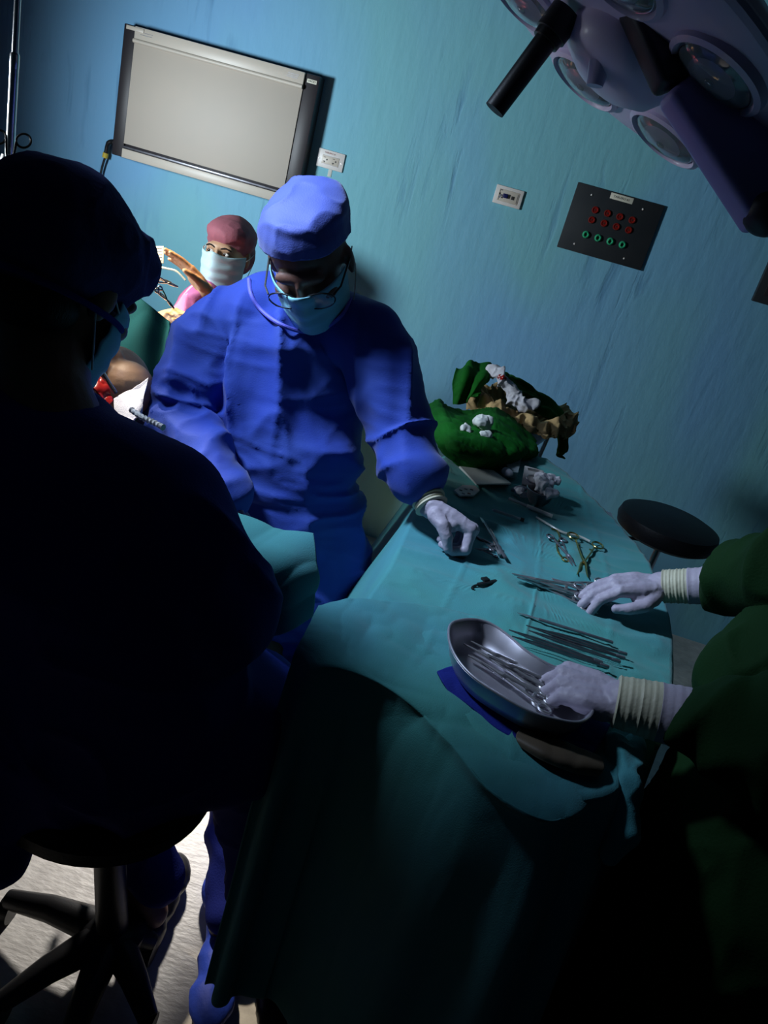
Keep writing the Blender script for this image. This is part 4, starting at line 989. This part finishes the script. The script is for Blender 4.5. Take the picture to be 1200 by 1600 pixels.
# ---------------- green-clad person at the right
def right_person():
    root = thing('person', (.74, .80, 0), 'person in dark green scrubs at the right edge, both gloved hands on the instruments', 'person')
    u_ = Vector((0, 0, 1))
    wU = onz(1032, 916, T+.075); cU = onZ(1105, 922, 1.36); 
    cU = wU + (onz(1120, 915, T+.12)-wU)
    elU = onZ(1250, 890, 1.25); shU = Vector((.76, 1.18, 1.34))
    wL = onz(972, 1098, T+.070); cL = onz(1070, 1122, T+.085); elL = onZ(1230, 1170, 1.02); shL = Vector((.78, .82, 1.34))
    nk = Vector((.80, 1.0, 1.44)); hc = Vector((.74, 1.02, 1.60)); ch = Vector((.76, 1.07, 1.24)); wa = Vector((.69, 1.04, 1.0)); hp = Vector((.655, .98, .84))
    look = Vector((-.75, .15, -.64)).normalized(); up = Vector((-.5, 0, 1)); up = (up-look*up.dot(look)).normalized(); yy = -look; xx = yy.cross(up)
    MX = Matrix((xx, yy, up)).transposed().to_4x4(); MX.translation = hc
    ax = Vector((0, 1, 0)); ay = Vector((1, 0, 0))
    b = B(); head_prims(b, MX); b.chain([hc+Vector((.02, 0, -.06)), nk, ch], [.055, .056, .09])
    b.rings([(ch+u_*.08, ax*.13, ay*.07), (ch, ax*.15, ay*.09), (wa, ax*.12, ay*.09), (hp, ax*.13, ay*.10)])
    b.chain([ch+u_*.1, shU, elU, cU, wU], [.06, .045, .036, .028, .026]); b.chain([ch+u_*.1, shL, elL, cL, wL], [.06, .045, .036, .029, .026])
    fA, fB = Vector((.70, 1.10, .08)), Vector((.70, .86, .08))
    b.chain([hp+ax*.07, (hp+fA)*.5+Vector((0, .05, 0)), fA], [.08, .055, .038]); b.chain([hp-ax*.07, (hp+fB)*.5-Vector((0, .05, 0)), fB], [.08, .055, .038])
    b.blob('body', 'skin_brown', root, voxel=.005, it=3, world=True)
    g = B()
    g.rings([(nk-u_*.02, ax*.08, ay*.07), (ch+u_*.09, ax*.18, ay*.11), (ch, ax*.20, ay*.14), (wa, ax*.20, ay*.20), (hp, ax*.21, ay*.22), (hp-u_*.35, ax*.21, ay*.22), (hp-u_*.62, ax*.23, ay*.23)])
    g.chain([ch, Vector((.72, 1.16, 1.12)), wa], [.18, .17, .20], 22)
    g.chain([Vector((.72, 1.16, 1.12)), onZ(1165, 1050, 1.20)], [.15, .075], 20)
    g.chain([ch+u_*.08, shU, shU.lerp(elU, .6), elU, elU.lerp(cU, .45), elU.lerp(cU, .82)], [.11, .10, .095, .085, .072, .058], 22)
    g.chain([ch+u_*.08, shL, shL.lerp(elL, .6), elL, elL.lerp(cL, .45), elL.lerp(cL, .80)], [.11, .10, .095, .085, .068, .052], 22)
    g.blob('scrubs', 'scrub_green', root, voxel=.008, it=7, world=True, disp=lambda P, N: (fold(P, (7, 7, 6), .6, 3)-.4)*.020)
    t_ = B()
    for s_, f in ((.09, fA), (-.09, fB)):
        h = hp+ax*s_-u_*.2; t_.chain([h, h.lerp(f, .5), f+u_*.04], [.12, .10, .08])
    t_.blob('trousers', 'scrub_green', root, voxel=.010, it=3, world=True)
    shoe('shoe', (fA.x, fA.y, 0), (-1, .1, 0), 'black', root); shoe('shoe', (fB.x, fB.y, 0), (-1, -.1, 0), 'black', root)
    c = B(); c.ell(MX @ Vector((0, .02, .055)), (.09, .108, .08), rot=MX.to_3x3()); c.blob('surgical_cap', 'scrub_green', root, voxel=.006, it=3, world=True)
    mask_mesh(MX, root, 'mask'); eyes(MX, root)
    # upper glove: right hand, palm down, thumb on the near side
    gb = B(); xd = onz(912, 912, T+.045)-wU
    hand_prims(gb, wU, xd, (0.05, .10, 1), -1 if False else 1, s=1.0,
               curls=[(.50, .50, .25), (.45, .42, .25), (.30, .38, .22), (.22, .35, .2)], splay=(.02, .04, .06, .10),
               thumb=[(.020, .028, -.010), (.045, .050, -.020), (.075, .052, -.026), (.100, .046, -.030)])
    gb.chain([wU, wU.lerp(cU, .5), cU], [.029, .031, .033]); gb.blob('glove', 'glove', root, voxel=.0025, it=2, world=True, disp=lambda P, N: (fold(P, (45, 45, 45), .5, 3)-.5)*.0014)
    d = (cU-wU).normalized()
    cuff_mesh('glove_cuff', wU+d*.004, wU+d*.052, .0325, .034, 'cuff', root, wr=.0007)
    cuff_mesh('sleeve_cuff', wU+d*.048, cU+d*.05, .0345, .041, 'glove', root, wr=.0006)
    # lower glove: left fist, back of hand up
    gb = B(); xd = onz(865, 1058, T+.055)-wL
    hand_prims(gb, wL, xd, (-.12, -.15, 1), -1, s=.98, fat=1.08,
               curls=[(.75, 1.2, .6), (.80, 1.25, .6), (.85, 1.25, .6), (.9, 1.2, .6)], splay=(.06, .02, -.04, -.10),
               thumb=[(.022, .028, -.012), (.050, .040, -.030), (.072, .034, -.044), (.090, .020, -.052)])
    gb.chain([wL, wL.lerp(cL, .5), cL], [.033, .036, .039]); gb.blob('glove', 'glove', root, voxel=.0025, it=2, world=True, disp=lambda P, N: (fold(P, (45, 45, 45), .5, 3)-.5)*.0014)
    d = (cL-wL).normalized()
    cuff_mesh('glove_cuff', wL-d*.010, wL+d*.050, .0375, .042, 'cuff', root, wr=.0006)
    cuff_mesh('sleeve_cuff', wL+d*.046, cL+d*.05, .0415, .048, 'glove', root, wr=.0005)
right_person()

# ---------------- nurse in pink by the wall
def nurse():
    root = thing('person', (-1.05, 2.85, 0), 'person in pink cap and scrubs with pale mask, seated by the wall behind', 'person')
    hc = ony(356, 394, 2.86); view = (CP-hc).normalized()
    face = (view + CR*(-.42) + Vector((0, 0, -.05))).normalized(); up = (Vector((0, 0, 1))+CR*.0); up = (up-face*up.dot(face)).normalized(); yy = -face; xx = yy.cross(up)
    MX = Matrix((xx, yy, up)).transposed().to_4x4(); MX.translation = hc
    u_ = Vector((0, 0, 1)); ax = xx.copy(); ax.z = 0; ax.normalize(); ay = Vector((-ax.y, ax.x, 0))
    nk = hc+Vector((.02, .03, -.14)); ch = nk+Vector((-.0, .0, -.14)); wa = ch-u_*.22; hp = wa-u_*.14
    b = B(); head_prims(b, MX, .98); b.chain([hc+Vector((0, .02, -.06)), nk, ch], [.05, .05, .08])
    b.rings([(ch+u_*.05, ax*.12, ay*.07), (wa, ax*.11, ay*.08), (hp, ax*.13, ay*.1)])
    shA = ony(330, 462, 2.80); elA = ony(285, 505, 2.62); wrA = ony(322, 452, 2.50)
    shB = ch+ax*-.17 if (ch+ax*-.17).x > ch.x else ch+ax*.17; elB = shB+Vector((.04, -.05, -.26)); wrB = elB+Vector((-.12, -.2, -.02))
    b.chain([ch+u_*.05, shA, elA, wrA], [.05, .040, .034, .024]); b.chain([ch+u_*.05, shB, elB, wrB], [.05, .042, .034, .024])
    for s_ in (-1, 1):
        k = hp+ax*.09*s_+Vector((.05, -.38, .02)); b.chain([hp+ax*.08*s_, k, Vector((k.x, k.y, .08))], [.08, .055, .038])
    hand_prims(b, wrA, ony(288, 412, 2.46)-wrA, CR*.4+CU*1.0, 1, s=.95, curls=[(.15, .15, .1)]*4, splay=(.02, 0, -.02, -.05))
    hand_prims(b, wrB, wrB-elB, u_, 1)
    b.blob('body', 'skin_tan', root, voxel=.0045, it=2, world=True)
    g = B()
    g.rings([(nk-u_*.01, ax*.07, ay*.07), (ch+u_*.07, ax*.16, ay*.10), (ch-u_*.05, ax*.17, ay*.12), (wa, ax*.15, ay*.13), (hp-u_*.05, ax*.18, ay*.17)])
    g.chain([ch+u_*.06, shA, elA, elA.lerp(wrA, .75)], [.08, .07, .062, .044], 20); g.chain([ch+u_*.06, shB, elB], [.08, .07, .06], 20)
    for s_ in (-1, 1):
        k = hp+ax*.09*s_+Vector((.05, -.38, .02)); g.chain([hp+ax*.08*s_, k, Vector((k.x, k.y, .14))], [.12, .085, .06])
    g.blob('scrubs', 'pink', root, voxel=.007, it=5, world=True, disp=lambda P, N: (fold(P, (9, 9, 8), .6, 3)-.4)*.016)
    for s_ in (-1, 1):
        k = hp+ax*.09*s_+Vector((.05, -.38, .02)); shoe('shoe', (k.x, k.y, 0), (.1, -1, 0), 'black', root)
    c = B()
    def E(cc, rr): c.ell(MX @ Vector(cc), rr, rot=MX.to_3x3())
    E((0, .026, .050), (.088, .104, .080)); E((0, .050, -.005), (.088, .075, .085)); E((0, -.004, .070), (.082, .094, .052))
    cp = c.blob('surgical_cap', 'pink_cap', root, voxel=.005, it=4, world=True, disp=lambda P, N: (fold(P, (12, 12, 12), .5)-.5)*.005)
    mask_mesh(MX, root, 'mask_pale', 1.09); eyes(MX, root, .98)
    o = thing('nurse_stool', (hp.x, hp.y, 0), 'low round stool under the person in pink', 'stool')
    B().lathe([(.0001, hp.z-.17), (.15, hp.z-.17), (.16, hp.z-.15), (.15, hp.z-.12), (.0001, hp.z-.118)], 32).build('seat', 'matte_black', o)
    B().lathe([(.02, .05), (.02, hp.z-.16)], 16).build('column', 'chrome', o); B().lathe([(.0001, 0), (.19, 0), (.19, .02), (.03, .05), (.0001, .05)], 32).build('base', 'chrome', o)
nurse()

# ================================================================== OPERATING AREA (left)
# hand of another operator with clamps, seen past the dark head
root = thing('person', (-1.35, 2.2, 0), 'person mostly hidden behind the dark cap, bare lit hand holding clamps', 'person')
hw = ony(236, 500, 2.25); ht = ony(285, 470, 2.2); ew = ony(150, 560, 2.3)
b = B(); hcx = ony(105, 395, 2.45)
MXh = Matrix.Rotation(.9, 4, 'Z'); MXh.translation = hcx
head_prims(b, MXh); b.chain([hcx-Vector((0, 0, .06)), hcx-Vector((0, 0, .18)), hcx-Vector((0, 0, .5)), hcx-Vector((0, 0, .75))], [.055, .07, .14, .13])
sh1 = hcx+Vector((.14, -.1, -.24)); b.chain([hcx-Vector((0, 0, .25)), sh1, ew, hw], [.07, .05, .04, .027])
hand_prims(b, hw, ony(275, 488, 2.2)-hw, (0, -.3, 1), 1, s=1.0, curls=[(.5, .9, .4), (.6, .9, .5), (.7, .9, .5), (.8, .9, .5)])
b.chain([hcx-Vector((0, 0, .7)), hcx-Vector((0, .1, .95)), Vector((hcx.x, hcx.y, .08))], [.12, .08, .05])
b.blob('body', 'skin_tan', root, voxel=.0045, it=2, world=True)
g = B(); g.chain([hcx-Vector((0, 0, .22)), hcx-Vector((0, 0, .5)), hcx-Vector((0, 0, 1.0))], [.12, .19, .20]); g.chain([hcx-Vector((0, 0, .25)), sh1, ew, ew.lerp(hw, .6)], [.10, .08, .065, .05])
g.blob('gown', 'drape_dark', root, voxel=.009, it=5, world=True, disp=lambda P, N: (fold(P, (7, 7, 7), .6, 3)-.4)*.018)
c = B(); c.ell(MXh @ Vector((0, .02, .05)), (.09, .108, .085)); c.blob('surgical_cap', 'cap_navy', root, voxel=.006, it=3, world=True)
mask_mesh(MXh, root, 'mask')
# clamps held in that hand
def free_clamp(p_tip, p_ring, Yt, Yr, label, m='chrome', k2=1):
    a = ony(*p_tip, Yt); c = ony(*p_ring, Yr); L = (c-a).length; R_ = basis(c-a, -CF); r = thing('lit_clamp', a, label, 'clamp', R_, 'clamps in the lit hand'); k = L/.16
    for s in (-1, 1):
        b = B(); b.tube(path([(0, 0, 0), (.05*k, -.002*s, 0), (.10*k, .005*s, 0), (.135*k, .008*s, 0)], 14), .0024, 8)
        b.tube([(.149*k+.013*k*math.cos(t_), .013*s*k+.010*k*math.sin(t_), 0) for t_ in np.linspace(0, 2*PI, 20, endpoint=False)], .0026, 8, closed=True); b.build('handle', m, r)
    B().ell((.055*k, 0, 0), (.006, .004, .004)).build('pivot', m, r)
free_clamp((268, 442), (232, 430), 2.2, 2.18, 'bright clamp highest in the lit hand behind the dark cap', 'chrome')
free_clamp((262, 470), (232, 440), 2.2, 2.16, 'bright clamp in the middle of the lit hand', 'chrome')
free_clamp((278, 448), (240, 434), 2.21, 2.17, 'bright clamp reaching towards the pink sleeve', 'chrome')
free_clamp((272, 482), (246, 450), 2.18, 2.15, 'bright clamp lowest in the lit hand', 'chrome')
o = B().tube(path([ony(252, 418, 2.2), ony(262, 420, 2.2), ony(276, 424, 2.2), ony(290, 438, 2.2)], 14), .003, 8).build('suction_tube', 'tube'); tag(o, 'thin clear tube arching beside the lit clamps', 'tube')
p = thing('tape_card', ony(247, 398, 2.25), 'small yellowish lined card standing by the lit hand', 'card')
q0 = basis(CR, -CF).to_4x4(); q0.translation = ony(247, 398, 2.25)
child(B().box((0, 0, 0), (.034, .052, .003), .001, q0).build('card', 'label'), p)
for k in range(5): child(B().box((0, -.018+.009*k, .002), (.024, .0012, .0006), 0, q0).build('printed_line', 'steel_dark', sm=False), p)

# patient under drapes on the operating table
r = thing('operating_table', (-1.1, 1.85, 0), 'operating table mostly hidden behind the seated person', 'table')
child(B().box((-1.1, 1.85, .74), (.5, 1.2, .08), .02).build('mattress', 'matte_black'), r)
child(B().box((-1.1, 1.85, .35), (.22, .3, .7), .02).build('column', 'chrome'), r); child(B().box((-1.1, 1.85, .04), (.5, .8, .08), .02).build('base', 'chrome'), r)
pt = thing('person', (-1.1, 1.85, .78), 'patient lying under teal drapes, face partly seen beside the dark chin', 'person')
b = B(); ph = onZ(190, 610, 1.62); 
b.chain([ph+Vector((-.0, .02, 0)), (-.95, 1.75, .88), (-1.1, 2.0, .88), (-1.12, 2.3, .86)], [.06, .05, .12, .11])
Mp = Matrix.Rotation(-.4, 4, 'Z') @ Matrix.Rotation(-PI/2+.2, 4, 'X'); Mp.translation = ph+Vector((-.07, .04, -.02)); head_prims(b, Mp)
b.blob('body', 'skin_tan', pt, voxel=.005, it=3, world=True)
mouth = ony(158, 598, onZ(158, 598, 1.50).y); 
rows = [[onZ(150, 578, 1.50), onZ(160, 590, 1.50), onZ(172, 610, 1.50), onZ(178, 625, 1.50)], [onZ(146, 590, 1.49), onZ(156, 602, 1.49), onZ(165, 615, 1.49), onZ(174, 630, 1.49)], [onZ(144, 605, 1.48), onZ(152, 612, 1.48), onZ(162, 622, 1.48), onZ(170, 634, 1.48)]]
o = sheet('wound', 'blood', rows, 30, 20, disp=lambda P, u, v: fold(P, (40, 40, 40))*.006, thick=.006); child(o, pt)
rt = thing('retractor', onZ(166, 590, 1.47), 'bright steel retractor bar edging the red wound', 'retractor')
child(B().tube([onZ(158, 578, 1.47), onZ(170, 598, 1.47), onZ(181, 614, 1.47)], .004, 8).build('bar', 'chrome'), rt)
# lit pale towel below
rows = [[onZ(178, 622, 1.46), onZ(205, 604, 1.50), onZ(232, 588, 1.54)], [onZ(180, 640, 1.44), onZ(208, 630, 1.47), onZ(226, 615, 1.5)], [onZ(190, 656, 1.42), onZ(212, 652, 1.44), onZ(222, 648, 1.47)]]
tag(sheet('pale_towel', 'gauze', rows, 30, 30, disp=lambda P, u, v: fold(P, (14, 14, 14))*.008, thick=.004), 'brightly lit pale towel between the wound and the blue sleeve', 'towel')
o = B().tube(path([onZ(205, 640, 1.30), onZ(222, 652, 1.28), onZ(240, 660, 1.27), onZ(255, 668, 1.26)], 30), [.0045+.0015*math.sin(i*2.2) for i in range(30)], 8).build('beaded_cord', 'white_plastic'); tag(o, 'white beaded cord at the navy shoulder edge', 'cord')
# teal drape screen behind
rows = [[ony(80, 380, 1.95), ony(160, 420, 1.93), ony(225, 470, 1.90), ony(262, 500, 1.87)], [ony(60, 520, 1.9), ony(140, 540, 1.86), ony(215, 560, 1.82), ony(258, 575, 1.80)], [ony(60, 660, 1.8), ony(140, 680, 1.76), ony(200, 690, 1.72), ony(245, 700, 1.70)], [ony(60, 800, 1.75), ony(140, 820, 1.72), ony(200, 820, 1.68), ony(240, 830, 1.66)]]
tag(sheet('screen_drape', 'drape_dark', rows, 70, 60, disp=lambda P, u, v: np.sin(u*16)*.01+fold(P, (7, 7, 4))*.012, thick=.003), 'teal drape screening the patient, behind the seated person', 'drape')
# drape edge over surgeon's lap / arm board
rows = [[onZ(330, 772, 1.36), onZ(390, 800, 1.34), onZ(440, 818, 1.33), onZ(490, 832, 1.33)], [onZ(330, 830, 1.30), onZ(390, 850, 1.27), onZ(440, 865, 1.26), onZ(498, 880, 1.30)], [onZ(350, 900, 1.28), onZ(400, 910, 1.25), onZ(450, 915, 1.25), onZ(503, 915, 1.30)], [onZ(370, 1000, 1.30), onZ(410, 1000, 1.28), onZ(450, 990, 1.28), onZ(490, 965, 1.31)]]
tag(sheet('lap_drape', 'drape', rows, 50, 60, disp=lambda P, u, v: fold(P, (6, 6, 6), .5)*.012, thick=.003), 'green drape across the lap between the blue gown and the seated person', 'drape')
# lit tan cloth and lilac cloth at the left edge
rows = [[onZ(-40, 470, 1.7), onZ(-5, 478, 1.7), onZ(28, 486, 1.7)], [onZ(-40, 500, 1.66), onZ(-5, 505, 1.66), onZ(22, 505, 1.66)], [onZ(-40, 530, 1.62), onZ(-2, 528, 1.62), onZ(12, 524, 1.62)]]
tag(sheet('tan_towel', 'tan', rows, 30, 30, disp=lambda P, u, v: fold(P, (25, 25, 25))*.012, thick=.004), 'lit tan towel at the left edge beside the dark head', 'towel')
b = B()
for (px, py, rr) in ((0, 560, .04), (28, 540, .035), (45, 555, .03), (20, 580, .045), (55, 580, .03)): b.ell(onZ(px, py, 1.22), (rr, rr, rr))
tag(b.blob('lilac_cloth', 'gauze', voxel=.005, it=3, disp=lambda P, N: (fold(P, (22, 22, 22))-.5)*.016), 'bunched lilac cloth behind the dark shoulder at the left edge', 'cloth')

# IV pole with scissors hung on it
pb = onZ(20, 150, 1.75)
r = thing('drip_stand', (pb.x, pb.y, 0), 'chrome drip stand pole at the top left', 'stand')
B().tube([(0, 0, .04), (0, 0, 1.62)], .010, 16).build('lower_pole', 'chrome', r)
B().tube([(0, 0, 1.60), (0, 0, 2.4)], .0072, 16).build('pole', 'chrome', r)
zc = onZ(14, 262, 1.75).z
B().lathe([(.0001, zc-.05), (.022, zc-.05), (.026, zc-.01), (.018, zc+.02), (.0001, zc+.02)], 20).build('clamp_knob', 'black', r)
B().lathe([(.009, 1.60), (.0105, 1.605), (.0105, 1.63), (.009, 1.635)], 16).build('collar', 'chrome', r)
for k in range(5):
    q = k*2*PI/5; B().tube([(0, 0, .08), (.26*math.cos(q), .26*math.sin(q), .04)], [.014, .010], 8).build('leg', 'chrome', r)
r = thing('hanging_scissors', onZ(14, 250, 1.72), 'black-ringed scissors hooked on the drip stand pole', 'scissors')
for (px, py, qx) in ((-2, 214, 10), (37, 220, 22)):
    c = onZ(px, py, 1.72)
    rg = [c+CR*(.0165*math.cos(t_))+CU*(.0155*math.sin(t_)) for t_ in np.linspace(0, 2*PI, 28, endpoint=False)]
    bb = B(); bb.tube(rg, .0026, 8, closed=True); bb.tube([c+CR*(.0165*(1 if px < 10 else -1))-CU*.003, onZ(qx, 240, 1.72), onZ(14, 268, 1.72)], .0032, 8)
    child(bb.build('handle', 'black'), r)
o = B().tube(path([onZ(24, 246, 1.70), onZ(31, 255, 1.70), onZ(29, 266, 1.70), onZ(31, 274, 1.70)], 10), [.004, .006, .007, .006, .005, .004, .0035, .003, .003, .003], 8).build('pale_tie', 'paper'); tag(o, 'pale knotted tie hanging from the drip stand clamp', 'tie')
